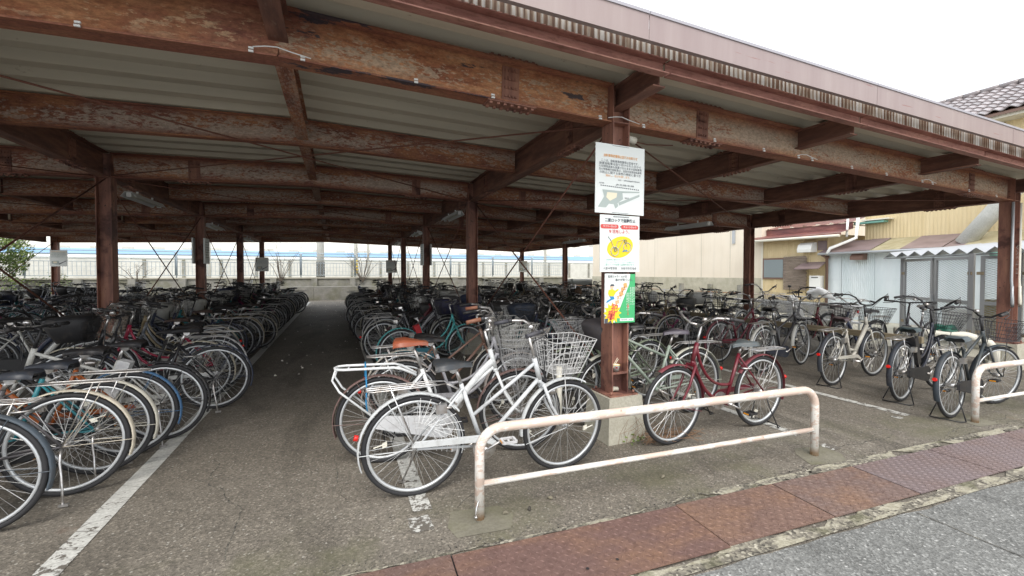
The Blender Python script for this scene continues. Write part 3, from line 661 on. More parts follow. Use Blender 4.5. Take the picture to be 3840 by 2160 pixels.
for i, tx in enumerate(['自転車用の鍵をかけ、さらにもう一つ、', 'ワイヤーロックやチェーンロックを使用すると', '二重ロックの効果で盗難を防げます。']): lettering(sB, tx, 0, -.145 - i * .022, .017, M['ink_green'], .34 - (i == 0) * .05)
lettering(sB, '大聖寺警察署 ・ 加賀市防犯協会', 0, -.222, .026, M['ink_black'], .36)
b = MB(); b.box(-.075, .095, -.007, -.004, .236, .244); ob('tie_wire', b.mesh('tie_wire', M['steel_grey']), sB)
# sign C
sC = thing('notice_poster', 'green and white crime warning poster with yellow burst, lowest on the front post', 'sign', (2.352, YS, 1.275)); sC.rotation_euler = (0, rad(.4), 0)
board(sC, .325, .44)
poly(sC, 'green_field', [(.11, .22), (.1625, .22), (.1625, -.22), (-.06, -.22), (.1, .13)], M['print_green'])
poly(sC, 'dark_corner', [(-.1625, -.15), (-.12, -.17), (-.06, -.22), (-.1625, -.22)], M['ink_black'])
lettering(sC, '監視カメラ・人の目', -.03, .195, .03, M['ink_black'], .2, bold=.0004); lettering(sC, '誰かが見ている。', .05, .165, .03, M['ink_black'], .19, bold=.0004)
def star(cx_, cz_, r0, r1, n, st=1.): return [(cx_ + (r0 if i % 2 else r1) * math.cos(i * math.pi / n), cz_ + st * (r0 if i % 2 else r1) * math.sin(i * math.pi / n)) for i in range(2 * n)]
poly(sC, 'burst', star(-.08, -.13, .065, .098, 12), M['ink_yellow'], -.0055)
lettering(sC, '犯', -.06, -.09, .085, M['ink_red'], .075, -.0065, .002, rad(12)); lettering(sC, '罪', -.095, -.158, .085, M['ink_red'], .08, -.0065, .002, rad(12))
for i, ch in enumerate('自転車盗は'):
    lettering(sC, ch, .055 - i * .021, .115 - i * .038, .045, M['ink_orange'], None, -.0065, .003, rad(-12))
poly(sC, 'figure_body', [(-.125, .075), (-.085, .085), (-.055, .07), (-.02, .09), (-.018, .075), (-.05, .05), (-.07, .02), (-.115, .02), (-.13, .045)], M['ink_yellow'], -.006)
poly(sC, 'figure_legs', [(-.115, .02), (-.07, .02), (-.06, -.005), (-.09, -.012), (-.125, -.03), (-.15, -.04), (-.14, -.02), (-.1, 0)], M['print_blue'], -.006)
poly(sC, 'figure_face', [(-.09 + .018 * math.cos(a), .1 + .02 * math.sin(a)) for a in [i * math.pi / 5 for i in range(10)]], M['skin'], -.0062)
poly(sC, 'figure_cap', [(-.112, .108), (-.062, .112), (-.072, .128), (-.1, .128)], M['ink_black'], -.0066)
for k in range(5): lettering(sC, '防犯登録カギ掛け' if k % 2 else '自転車を守ろう', .15 - k * .019, .02 - (k > 2) * .05, .0125, M['sign_white'], .16, -.0062, 0, rad(90))
lettering(sC, '二重ロックを', .085, -.1, .02, M['ink_red'], .11, -.0064, .0004, rad(90))
poly(sC, 'caption_box', [(0, -.18), (.15, -.18), (.15, -.205), (0, -.205)], M['sign_white'], -.0056); lettering(sC, '大聖寺警察署・防犯協会', .075, -.193, .011, M['ink_black'], .13, -.0062)
b = MB(); b.box(-.04, .04, -.004, .004, -.22, .22)
o = ob('grey_strip', b.mesh('grey_strip', M['steel_grey']), loc=(2.2405, 3.1830, 1.28)); tag(o, 'narrow grey mounting strip behind the left edge of the green poster', 'strip')
# back post notices
def small_notice(x, y, z, label, rz=0, w_=.5, h=.6, wide=True):
    t = thing('notice_board', label, 'sign', (x, y, z), rz, 'notices on the rear posts'); board(t, w_, h)
    for i in range(7): lettering(t, '自転車等放置禁止区域のお知らせ'[: 15 - (i * 3) % 5], 0, h * .4 - i * .032, .03, M['ink_orange' if i == 0 else 'print_grey'], w_ * .85 - (i % 3) * .04)
    poly(t, 'map_block', [(-.2, -.1), (0, -.09), (.02, -.2), (-.05, -.24), (-.2, -.2)], M['print_grey']); poly(t, 'map_street', [(0, -.24), (.22, -.1), (.22, -.08), (0, -.2)], M['ink_black'])
    poly(t, 'map_area', [(-.16, -.12), (-.05, -.12), (-.05, -.18), (-.14, -.19)], M['print_cream'], -.006)
for x, z, lab in ((-9.6, 2.06, 'pale map notice on the leftmost rear post beside the tree'), (-2.99, 1.89, 'pale map notice on the farthest post left of the aisle'), (2.42, 1.83, 'pale map notice on the farthest post right of the aisle'), (9.33, 1.87, 'pale map notice on the rear corner post, behind the crossing rods')): small_notice(x, 21.16, z, lab)
for X, Y, lab in ((XL, 12.28, 'tall white box notice on both sides of the third post left of the aisle'), (XP, 12.28, 'tall white box notice on both sides of the third post right of the aisle')):
    t = thing('notice_box', lab, 'sign', (X, Y, 2.03)); b = MB(); b.box(-.13, -.1, -.2, .2, -.3, .3); b.box(.1, .13, -.2, .2, -.3, .3); ob('board', b.mesh('board', M['sign_white']), t)
    b = MB(); [b.box(.1305, .133, -.15, .15, .2 - i * .06, .22 - i * .06) for i in range(7)]; [b.box(-.133, -.1305, -.15, .15, .2 - i * .06, .22 - i * .06) for i in range(7)]; ob('lettering', b.mesh('lettering', M['print_grey']), t)

# pot with chopsticks on the shelf plate
t = thing('noodle_cup', 'white paper noodle cup on the small ledge of the front post', 'cup', (2.352, 3.232, .6055))
b = MB(); b.ring((0, 0, 0), 0, [(.024, 0), (.036, .058), (.038, .06), (.034, .06), (.022, .003)], 20, 'z'); b.add([(.03 * math.cos(i * .628), .03 * math.sin(i * .628), .045) for i in range(10)], [list(range(10))]); ob('cup', b.mesh('cup', M['offwhite']), t)
b = MB(); b.tube([(.037 * math.cos(a), .037 * math.sin(a), .06) for a in [i * .4 for i in range(16)]], .002, 4, closed=True); ob('rim', b.mesh('rim', M['ink_yellow']), t)
b = MB(); b.ring((0, 0, 0), .0, [(.0302, .03), (.0337, .046)], 4, 'z', rad(230), rad(262)); ob('red_mark', b.mesh('red_mark', M['ink_red']), t)
t = thing('chopsticks', 'pair of pale wooden chopsticks leaning out of the noodle cup', 'chopsticks', (2.33, 3.222, .62))
for d in (0, .008):
    b = MB(); b.bar((-.045, -.01 + d, .0 + d * .3), (.035, -.01 + d * 2, .1 + d), .004); ob('chopstick', b.mesh('chopstick', M['print_cream']), t)
b = MB(); b.tube([(-.04, 0, .015), (-.01, .01, .03), (.02, 0, .028), (.04, .01, .012)], [.008, .022, .02, .006], 7)
tag(ob('rubble_stone', b.mesh('rubble_stone', M['concrete']), loc=(2.35, 3.235, .412)), 'pale lump of rubble lying on the base plate of the front post', 'stone')
# weeds at the footing
r = random.Random(5); b = MB()
for k in range(90):
    x = 2.45 + r.random() * .5; y = 3.0 + r.gauss(0, .05); z = r.uniform(0.004, .05); a = r.gauss(.1, .5); L = r.uniform(.08, .3)
    b.tube([(x, y, z), (x + L * .5 * math.cos(a), y + L * .5 * math.sin(a), z + r.uniform(0, .04)), (x + L * math.cos(a), y + L * math.sin(a), max(.004, z + r.uniform(-.03, .03)))], .0022, 3, cap=False)
for k in range(14):
    x = 2.25 + r.random() * .35; b.tube([(x, 3.07, .0), (x + r.gauss(0, .05), 3.06, .1), (x + r.gauss(.05, .1), 3.05, r.uniform(.12, .26))], .0013, 3, cap=False)
ob('dry_twigs', b.mesh('dry_twigs', M['twig']), kind='stuff')
b = MB()
for k in range(40):
    x = 2.42 + r.gauss(0, .045); y = 3.02 + r.gauss(0, .03); z = r.uniform(.01, .07); a = r.uniform(0, 6.3); s_ = r.uniform(.012, .022)
    b.add([(x, y, z), (x + s_ * math.cos(a), y + s_ * math.sin(a), z + .01), (x + s_ * 1.7 * math.cos(a + .4), y + s_ * 1.7 * math.sin(a + .4), z + .004), (x + s_ * math.cos(a + .8), y + s_ * math.sin(a + .8), z)], [(0, 1, 2, 3)])
tag(ob('weed', b.mesh('weed', M['leaf'])), 'small green weed in dry twigs at the foot of the front footing', 'weed')

# ------------------------------------------------------------------ guard rails
def guardrail(p, q, h, low, label, r=.03, m='rail'):
    p = Vector((*p, 0)); q = Vector((*q, 0)); d = (q - p).normalized(); L = (q - p).length
    t = thing('guard_rail', label, 'guard rail', p, math.atan2(d.y, d.x)); rc = .14
    pts = [(0, 0, 0), (0, 0, h - rc)] + [(rc - rc * math.cos(a), 0, h - rc + rc * math.sin(a)) for a in [i * math.pi / 16 for i in range(1, 8)]] + [(rc, 0, h)]
    pts2 = [(L - x, y, z) for x, y, z in pts][::-1]; n = max(1, int(L / .4)); mid = [(rc + (L - 2 * rc) * i / n, 0, h) for i in range(1, n)]
    b = MB(); b.tube(pts + mid + pts2, r, 14); ob('hoop', b.mesh('hoop', M[m]), t)
    b = MB(); b.tube([(r * .6, 0, low), (L / 2, 0, low), (L - r * .6, 0, low)], r * .6, 10); ob('lower_rail', b.mesh('lower_rail', M[m]), t)
guardrail((.795, 2.46), (3.635, 2.285), .55, .215, 'flaking white hoop guard rail in front of the sign post')
guardrail((5.935, 2.18), (8.9, 2.0), .55, .215, 'white hoop guard rail cut off by the right edge of the picture')
b = MB(); b.tube([(0, -.01, .14), (-.025, -.035, .1), (-.035, -.04, .06), (-.03, -.045, .045)], .004, 6); b.tube([(-.037, -.045, .05), (-.03, -.046, .035)], .009, 6)
tag(ob('cable_lock', b.mesh('cable_lock', M['chrome']), loc=(.79, 2.455, 0)), 'short wire lock hanging on the left foot of the front guard rail', 'lock')
def whiterail(X, y0, y1):
    t = thing('guard_rail', 'long white double tube guard rail behind the right bicycles', 'guard rail', (X, y0, 0), 0)
    b = MB(); b.tube([(0, 0, .77), (0, y1 - y0, .77)], .035, 10); ob('upper_rail', b.mesh('upper_rail', M['white']), t)
    b = MB(); b.tube([(0, 0, .43), (0, y1 - y0, .43)], .028, 10); ob('lower_rail', b.mesh('lower_rail', M['white']), t)
    y = 0
    while y < y1 - y0: b = MB(); b.tube([(0.0, y + .2, 0), (0.0, y + .2, .78)], .03, 10); ob('rail_post', b.mesh('rail_post', M['white']), t); y += 2.
whiterail(10.4, 5.6, 22)

# ------------------------------------------------------------------ bicycles
RW = .345; WB = 1.12
BB = (.47, 0, .29); STT = (.31, 0, .74)          # bottom bracket, seat tube top
HB = (.905, 0, .72); HT = (.862, 0, .87)          # head tube
AX0 = Vector((WB, 0, RW)); AXD = (Vector(HT) - Vector(HB)).normalized()
def wheel_meshes(lod):
    n = 48 if lod == 0 else 24; m = {}
    b = MB(); rr = .0165; k = 8 if lod == 0 else 5
    b.ring((0, 0, 0), RW - rr, [(rr * math.cos(i * 2 * math.pi / k), rr * math.sin(i * 2 * math.pi / k)) for i in range(k)], n); m['tyre'] = b
    b = MB(); b.ring((0, 0, 0), RW - .036, [(.003, -.012), (-.011, -.011), (-.016, 0), (-.011, .011), (.003, .012)], n); m['rim'] = b
    b = MB(); ns = 36 if lod == 0 else 18
    for i in range(ns):
        a = i * 2 * math.pi / ns; s_ = 1 if i % 2 else -1; a2 = a + (.9 if (i // 2) % 2 else -.9)
        b.tube([(.022 * math.cos(a2), s_ * .028, .022 * math.sin(a2)), ((RW - .056) * math.cos(a), s_ * .002, (RW - .056) * math.sin(a))], .0014 if lod == 0 else .0017, 3, cap=False)
    m['spokes'] = b
    b = MB(); b.tube([(0, -.05, 0), (0, -.036, 0), (0, -.03, 0), (0, .03, 0), (0, .036, 0), (0, .05, 0)], [.009, .012, .026, .026, .012, .009], 10); b.cur = 0; m['hub'] = b
    return m
W0 = wheel_meshes(0); W1 = wheel_meshes(1)
me_tyre = W0['tyre'].mesh('tyre', M['tyre']); me_rim = W0['rim'].mesh('rim', M['rim']); me_spk = W0['spokes'].mesh('spokes', M['spoke']); me_hub = W0['hub'].mesh('hub', M['chrome'])
b = MB(); b.tube([(.2, -.006, .02), (.26, .002, .06)], .004, 4); b.extr([(.19, 0), (.215, .02), (.205, .05), (.18, .03)], -.006, .006); me_refl = b.mesh('spoke_reflector', M['ivory'])
def frame(kind, n=8):
    b = MB(); T = lambda p, q, r: b.tube([p, q], r, n)
    T(BB, STT, .0155); T(HB, (HT[0] - .003, 0, HT[2] + .01), .02)
    for s_ in (-1, 1):
        T((BB[0], s_ * .03, BB[2]), (0, s_ * .055, RW), .009); T((STT[0] + .01, s_ * .018, STT[2] - .03), (0, s_ * .055, RW), .008)
    if kind == 'mixte':
        T((HT[0] + .005, 0, HT[2] - .025), (.39, 0, .5), .013); T((HB[0] + .003, 0, HB[2] + .015), (BB[0], 0, BB[2]), .0155)
    elif kind == 'loop':
        for (p0, p1, p2, p3, r) in (((HT[0], 0, HT[2] - .03), (.80, 0, .6), (.66, 0, .44), (.405, 0, .46), .014), ((HB[0], 0, HB[2] + .02), (.82, 0, .5), (.7, 0, .34), (BB[0], 0, BB[2] + .01), .017)):
            pts = []
            for i in range(11):
                t = i / 10; pts.append(tuple((1 - t) ** 3 * p0[j] + 3 * (1 - t) ** 2 * t * p1[j] + 3 * (1 - t) * t * t * p2[j] + t ** 3 * p3[j] for j in range(3)))
            b.tube(pts, r, n)
    elif kind == 'thick':
        pts = []; p0, p1, p2, p3 = (HB[0] - .01, 0, HB[2] + .07), (.74, 0, .66), (.6, 0, .45), (BB[0], 0, BB[2] + .0)
        for i in range(11):
            t = i / 10; pts.append(tuple((1 - t) ** 3 * p0[j] + 3 * (1 - t) ** 2 * t * p1[j] + 3 * (1 - t) * t * t * p2[j] + t ** 3 * p3[j] for j in range(3)))
        b.tube(pts, [.028] * 9 + [.025, .022], 10, flat=.7); T((HB[0], 0, HB[2] + .02), (.70, 0, .565), .015)
    elif kind == 'staggered':
        T((HT[0], 0, HT[2] - .03), (.345, 0, .62), .014); T((HB[0], 0, HB[2] + .02), BB, .017)
    elif kind == 'low':
        T((HB[0], 0, HB[2] + .04), (.56, 0, .40), .026); T((.56, 0, .40), BB, .026); T((.56, 0, .42), (.41, 0, .45), .02)
    b.tube([(BB[0], -.035, BB[2]), (BB[0], .035, BB[2])], .022, 10)
    return b
def fork(n=8):
    b = MB(); h = Vector(HB)
    b.tube([HB, (HB[0] - AXD.x * -.0 , 0, HB[2] - .03)], .018, n)
    b.bar((HB[0] + .012, -.05, HB[2] - .035), (HB[0] + .012, .05, HB[2] - .035), .022)
    for s_ in (-1, 1): b.tube([(HB[0] + .012, s_ * .045, HB[2] - .03), (.985, s_ * .05, .52), (1.06, s_ * .052, .4), (WB, s_ * .052, RW)], [.012, .012, .009, .008], n)
    return b
def bars(kind, n=8):
    b = MB(); top = Vector(HT) + AXD * .17
    b.tube([HT, top], .011, n); b.tube([top, top + Vector((.05, 0, .01))], .013, n)
    cx_ = top.x + .05; cz = top.z + .01
    out = {}
    for s_ in (-1, 1):
        if kind == 'up': pts = [(cx_, 0, cz), (cx_ + .01, s_ * .06, cz + .005), (cx_ + .03, s_ * .13, cz + .055), (cx_ + .0, s_ * .2, cz + .085), (cx_ - .09, s_ * .26, cz + .08), (cx_ - .2, s_ * .285, cz + .06)]
        elif kind == 'high': pts = [(cx_, 0, cz), (cx_ + .01, s_ * .07, cz + .01), (cx_ + .03, s_ * .15, cz + .1), (cx_ - .0, s_ * .22, cz + .14), (cx_ - .08, s_ * .28, cz + .14), (cx_ - .19, s_ * .31, cz + .12)]
        else: pts = [(cx_, 0, cz), (cx_, s_ * .12, cz + .01), (cx_ - .02, s_ * .2, cz + .015), (cx_ - .04, s_ * .3, cz + .02)]
        b.tube(pts, .011, n); out[s_] = (Vector(pts[-2]), Vector(pts[-1]))
    return b, out
def grips(ends, n=8, sides=(-1, 1)):
    b = MB()
    for s_ in sides:
        p, q = ends[s_]; d = (q - p).normalized(); b.tube([q - d * .1, q + d * .012], .016, n)
    return b
def levers(ends):
    b = MB()
    for s_ in (-1, 1):
        p, q = ends[s_]; d = (q - p).normalized(); a = q - d * .12; o = Vector((.035, s_ * .0, -.02))
        b.tube([a, a + o, a + o * 1.4 + d * .06, a + o * 1.6 + d * .13], .005, 5); b.tube([a + d * -.01, a + d * .02], .018, 6)
        b.tube([a + o * .5, a + Vector((.1, -s_ * .04, .04)), Vector((HT[0] + .08, s_ * .02, HT[2] + .12)), Vector((HB[0] + .04, 0, HB[2] + .02))], .003, 4, cap=False)
    return b
def saddle(n=10):
    b = MB(); sec = [(-.14, .075, .0), (-.125, .098, .014), (-.06, .105, .02), (.0, .07, .014), (.06, .035, .006), (.115, .022, 0), (.13, .008, -.012)]
    vs = []; prof = [(-1, -.035), (-.98, -.012), (-.7, .008), (0, .0), (.7, .008), (.98, -.012), (1, -.035)]
    for x, w_, z in sec:
        for py, pz in prof: vs.append((x, py * w_, z + pz * (1 if x < .05 else .75)))
    m = len(prof); fs = [(i * m + j, i * m + j + 1, (i + 1) * m + j + 1, (i + 1) * m + j) for i in range(len(sec) - 1) for j in range(m - 1)] + [tuple(range(m)), tuple(range((len(sec) - 1) * m, len(sec) * m))[::-1]] + [tuple([i * m for i in range(len(sec))][::-1] + [i * m + m - 1 for i in range(len(sec))])]
    b.add([(x, y, z) for x, y, z in vs], fs, True); return b
def seatpost(h):
    b = MB(); d = (Vector(STT) - Vector(BB)).normalized(); top = Vector(STT) + d * h; b.tube([STT, top], .0125, 8)
    b.tube([top + Vector((-.02, -.03, .0)), top + Vector((-.02, .03, 0))], .03, 8); return b, top
def basket(step=.028, nr=6, r=.0022, depth=.22):
    b = MB(); z0, z1 = .775, .775 + depth; r0 = (.96, 1.2, .13); r1 = (.93, 1.3, .185)
    def loop(t):
        x0 = r0[0] + (r1[0] - r0[0]) * t; x1 = r0[1] + (r1[1] - r0[1]) * t; y = r0[2] + (r1[2] - r0[2]) * t; z = z0 + (z1 - z0) * t; c = .035
        return [(x0 + c, -y, z), (x1 - c, -y, z), (x1, -y + c, z), (x1, y - c, z), (x1 - c, y, z), (x0 + c, y, z), (x0, y - c, z), (x0, -y + c, z)]
    for i in range(nr): b.tube(loop(i / (nr - 1)), r if 0 < i < nr - 1 else r * 1.8, 3 if i < nr - 1 else 5, closed=True)
    lo, hi = loop(0), loop(1)
    for k in range(8):
        p0, p1, q0, q1 = map(Vector, (lo[k], lo[(k + 1) % 8], hi[k], hi[(k + 1) % 8])); n = max(1, int((q1 - q0).length / step))
        for i in range(n): b.tube([p0.lerp(p1, i / n), q0.lerp(q1, i / n)], r, 3, cap=False)
    for i in range(9): y = -r0[2] + 2 * r0[2] * i / 8; b.tube([(r0[0], y, z0), (r0[1], y, z0)], r, 3, cap=False)
    for s_ in (-1, 1): b.tube([(1.06, s_ * .1, z0), (WB, s_ * .062, RW)], .004, 5)
    return b
def solid_basket():
    b = MB(); rings = [(.98, 1.22, .13, .77), (.945, 1.28, .17, .9), (.93, 1.31, .188, .99), (.935, 1.3, .18, 1.02), (.97, 1.25, .13, 1.045)]; vs = []
    for x0, x1, y, z in rings:
        c = .05; vs += [(x0 + c, -y, z), (x1 - c, -y, z), (x1, -y + c, z - .01), (x1, y - c, z - .012), (x1 - c, y, z), (x0 + c, y, z), (x0, y - c, z), (x0, -y + c, z)]
    fs = [(i * 8 + j, i * 8 + (j + 1) % 8, i * 8 + 8 + (j + 1) % 8, i * 8 + 8 + j) for i in range(4) for j in range(8)] + [tuple(range(32, 40)), tuple(range(8))[::-1]]
    b.add(vs, fs, True); return b
def fender(rear, n=16):
    b = MB(); pr_ = [(0, -.026), (.008, -.018), (.012, 0), (.008, .018), (0, .026), (.005, .016), (.009, 0), (.005, -.016)]
    a0, a1 = (rad(35), rad(200)) if rear else (rad(60), rad(185))
    b.ring((0 if rear else WB, 0, RW), RW + .012, pr_, n, 'y', a0, a1)
    if rear:
        for s_ in (-1, 1): b.tube([(-.36, s_ * .028, RW - .01), (0, s_ * .06, RW)], .0025, 4, cap=False); b.tube([(-.18, s_ * .026, RW + .315), (0, s_ * .06, RW)], .0025, 4, cap=False)
    else:
        for s_ in (-1, 1): b.tube([(WB - .33, s_ * .028, RW - .09), (WB, s_ * .055, RW)], .0025, 4, cap=False)
    return b
def rack(r=.0045):
    b = MB(); z = .755
    b.tube([(.2, -.03, z + .005), (.1, -.055, z + .005), (-.27, -.062, z), (-.31, -.04, z), (-.31, .04, z), (-.27, .062, z), (.1, .055, z + .005), (.2, .03, z + .005)], r, 6)
    for y in (-.02, .02): b.tube([(.14, y, z + .004), (-.31, y, z)], r * .8, 4)
    for x in (-.05, -.22): b.tube([(x, -.06, z), (x, .06, z)], r * .8, 4)
    for s_ in (-1, 1): b.tube([(-.16, s_ * .06, z), (0, s_ * .062, RW)], r, 5)
    b.tube([(.2, -.03, z + .005), (.3, -.018, .7)], r, 5); b.tube([(.2, .03, z + .005), (.3, .018, .7)], r, 5); return b
def rackp(r=.0105):
    b = MB(); z = .775
    b.tube([(.27, -.03, .70), (.16, -.05, z - .015), (.1, -.06, z), (-.27, -.062, z), (-.325, -.045, z), (-.34, 0, z), (-.325, .045, z), (-.27, .062, z), (.1, .06, z), (.16, .05, z - .015), (.27, .03, .70)], r, 8)
    for x in (.05, -.24): b.tube([(x, -.06, z - .004), (x, .06, z - .004)], r * .6, 5)
    for s_ in (-1, 1): b.tube([(-.325, s_ * .045, z), (-.35, s_ * .055, z - .08), (-.3, s_ * .06, z - .17), (0, s_ * .062, RW)], r * .8, 6)
    return b
def chaincase(full=True):
    b = MB(); y0, y1 = -.088, -.062
    if full: p = [(-.06, .315), (-.05, .385), (.0, .4), (.44, .375)] + [(BB[0] + .09 * math.cos(a), BB[2] + .09 * math.sin(a)) for a in [rad(80 - i * 22) for i in range(9)]] + [(.42, .205), (.05, .29)]
    else: p = [(-.03, .37), (-.01, .4), (.46, .385), (.55, .33), (.535, .305), (.45, .345), (.02, .365)]
    b.extr(p[::-1], y0, y1); return b
def crank():
    b = MB(); b.tube([(BB[0], -.105, BB[2]), (BB[0] + .14, -.11, BB[2] + .07)], .009, 6, flat=.7); b.tube([(BB[0], .075, BB[2]), (BB[0] - .14, .08, BB[2] - .07)], .009, 6, flat=.7)
    b.tube([(BB[0], -.11, BB[2]), (BB[0], .08, BB[2])], .014, 8); b.tube([(BB[0], -.06, BB[2]), (BB[0], -.056, BB[2])], .085, 20); return b
def pedal(s_):
    b = MB(); x, z = (BB[0] + .14, BB[2] + .07) if s_ < 0 else (BB[0] - .14, BB[2] - .07); y = s_ * .155; a, c = .045, .035
    for dx in (-a, a): b.box(x + dx - .008, x + dx + .008, y - c, y + c, z - .01, z + .01)
    for dy in (-c, c): b.box(x - a, x + a, y + dy - .006, y + dy + .006, z - .008, z + .008)
    b.tube([(x, s_ * .11, z), (x, y + s_ * c, z)], .007, 6); return b
def pedal_r(s_):
    b = MB(); x, z = (BB[0] + .14, BB[2] + .07) if s_ < 0 else (BB[0] - .14, BB[2] - .07); y = s_ * .155
    for dx in (-.054, .0535): b.box(x + dx - .001, x + dx + .001, y - .025, y + .025, z - .006, z + .006)
    return b
def side_stand():
    b = MB(); b.tube([(0, .07, RW - .02), (.0, .085, .25), (-.02, .11, .16), (-.06, .19, .012)], [.009, .009, .007, .007], 6); b.box(-.09, -.04, .185, .2, .0, .016); return b
def twin_stand():
    b = MB()
    for s_ in (-1, 1): b.tube([(0, s_ * .065, RW - .01), (-.05, s_ * .08, .2), (-.1, s_ * .14, .012)], .006, 6)
    b.tube([(-.1, -.14, .01), (-.16, -.12, .008), (-.17, 0, .012), (-.16, .12, .008), (-.1, .14, .01)], .006, 6); return b
def net_guard():
    b = MB()
    for s_ in (-1, 1):
        y = s_ * .045
        for i in range(9): a = rad(-12 + i * 14); b.tube([(.03 + .2 * math.cos(a) * .35, y, RW + .12 + .02 * i * .3), (RW * .98 * math.cos(a * .85), y, RW + RW * .98 * math.sin(a * .85))], .0018, 3, cap=False)
        for i in range(6): rr = .14 + i * .036; b.tube([(rr * math.cos(rad(-14 + j * 12)), y, RW + rr * math.sin(rad(-14 + j * 12))) for j in range(10)], .0018, 3, cap=False)
    return b
def lamp_b():
    b = MB(); b.tube([(.985, .06, .60), (1.01, .06, .60), (1.05, .06, .6), (1.07, .06, .6)], [.014, .028, .034, .03], 10); b.tube([(.975, .05, .58), (.96, .055, .56)], .01, 6); return b
def disc_lock():
    b = MB(); b.tube([(.22 + .06 * math.cos(a), .0 + .055 * math.sin(a), .60) for a in [i * .5 for i in range(11)]], .008, 6); b.box(.13, .2, -.07, -.03, .57, .63); return b
def bundle():
    D = {}
    for k in ('mixte', 'loop', 'thick', 'staggered', 'low'): D['frame_' + k] = frame(k).mesh('frame', M['paint'])
    D['fork'] = fork().mesh('fork', M['paint'])
    for k in ('up', 'high', 'flat'):
        bb, e = bars(k); D['bar_' + k] = bb.mesh('handlebar', M['chrome']); D['barb_' + k] = bb.mesh('handlebar', M['black']); D['gripL_' + k] = grips(e, sides=(1,)).mesh('grip', M['tint']); D['gripR_' + k] = grips(e, sides=(-1,)).mesh('grip', M['tint']); D['lever_' + k] = levers(e).mesh('brake_levers', M['wire_black'])
    D['saddle'] = saddle().mesh('saddle', M['saddle'])
    for i, h in enumerate((.07, .12, .2)):
        bb, top = seatpost(h); D['sp%d' % i] = (bb.mesh('seat_post', M['chrome']), top)
    D['basket'] = basket().mesh('basket', M['tint']); D['basket_deep'] = basket(.045, 7, .0021, .24).mesh('basket', M['tint']); D['solid'] = solid_basket().mesh('basket_cover', M['tint'])
    D['rf'] = fender(True).mesh('rear_mudguard', M['tint']); D['ff'] = fender(False).mesh('front_mudguard', M['tint'])
    D['rack'] = rack().mesh('carrier_rack', M['chrome']); D['rackp'] = rackp().mesh('carrier_rack', M['paint'])
    D['case'] = chaincase(True).mesh('chain_case', M['tint']); D['guard'] = chaincase(False).mesh('chain_guard', M['tint'])
    D['crank'] = crank().mesh('crank', M['chrome']); D['ped-1'] = pedal(-1).mesh('pedal', M['tint']); D['ped1'] = pedal(1).mesh('pedal', M['tint'])
    D['pr-1'] = pedal_r(-1).mesh('pedal_reflector', M['orange']); D['pr1'] = pedal_r(1).mesh('pedal_reflector', M['orange'])
    D['side'] = side_stand().mesh('kickstand', M['chrome']); D['twin'] = twin_stand().mesh('kickstand', M['wire_black']); D['net'] = net_guard().mesh('dress_guard', M['white'])
    D['lamp'] = lamp_b().mesh('headlamp', M['chrome']); D['lock'] = disc_lock().mesh('ring_lock', M['chrome'])
    b = MB(); b.tube([(-.36, 0, RW + .1), (-.385, 0, RW + .107)], .019, 10); D['tail'] = b.mesh('rear_reflector', M['redlens'])
    b = MB(); b.tube([(.86, .07, 1.085), (.86, .07, 1.115)], [.026, .018], 10); D['bell'] = b.mesh('bell', M['chrome'])
    b = MB(); d = (Vector(STT) - Vector(BB)).normalized(); m = Matrix.Translation(Vector(BB) + d * .1) @ d.to_track_quat('Z', 'Y').to_matrix().to_4x4(); b.box(-.045, .045, -.045, .045, 0, .34, Matrix.Translation((-.07, 0, .03)) @ m); D['battery'] = b.mesh('battery', M['tint'])
    b = MB(); b.box(.38, .52, -.075, .075, .22, .34); D['motor'] = b.mesh('motor_unit', M['black'])
    b = MB(); b.box(.315, .36, -.03, .03, .86, .9); b.tube([(.27, -.024, .80), (.29, -.024, .82)], .02, 6); D['tagsticker'] = None
    return D
D = bundle()
# middle-distance and far bicycles: fewer, simpler meshes
def lod1():
    D1 = {}
    for k in ('mixte', 'loop', 'thick', 'low'): bb = frame(k, 5); ff = fork(5); D1['frame_' + k] = (bb, ff)
    return D1
def join(*items):
    b = MB()
    for src, mi, off in items:
        o = len(b.v); b.v += [(x + off[0], y + off[1], z + off[2]) for x, y, z in src.v]; b.f += [[i + o for i in f] for f in src.f]; b.sm += src.sm; b.mi += [mi] * len(src.f)
    return b
Z0 = (0, 0, 0); RO = (0, 0, RW); FO = (WB, 0, RW)
b1_, e1 = bars('up', 5); b2_, e2 = bars('high', 5)
spb, sptop = seatpost(.12)
MIDS = {}
wheel1 = join((W1['tyre'], 0, Z0), (W1['rim'], 1, Z0), (W1['spokes'], 2, Z0), (W1['hub'], 1, Z0)).mesh('wheel', M['tyre'], M['rim_shaded'], M['spoke_shaded'])
for k in ('mixte', 'loop', 'thick', 'staggered', 'low'): MIDS['frame_' + k] = join((frame(k, 5), 0, Z0), (fork(5), 0, Z0)).mesh('frame', M['paint'])
MIDS['bar_up'] = join((b1_, 0, Z0), (grips(e1, 5), 1, Z0), (levers(e1), 1, Z0)).mesh('handlebar', M['chrome'], M['black']); MIDS['bar_high'] = join((b2_, 0, Z0), (grips(e2, 5), 1, Z0), (levers(e2), 1, Z0)).mesh('handlebar', M['black'], M['black'])
MIDS['saddle'] = join((spb, 1, Z0), (saddle(), 0, tuple(sptop + Vector((-.01, 0, .03))))).mesh('saddle', M['saddle'], M['chrome'])
MIDS['basket'] = basket(.05, 5, .003).mesh('basket', M['tint']); MIDS['drive'] = join((chaincase(True), 0, Z0), (crank(), 1, Z0), (pedal(-1), 0, Z0), (pedal(1), 0, Z0), (twin_stand(), 0, Z0)).mesh('drivetrain', M['black'], M['chrome'])
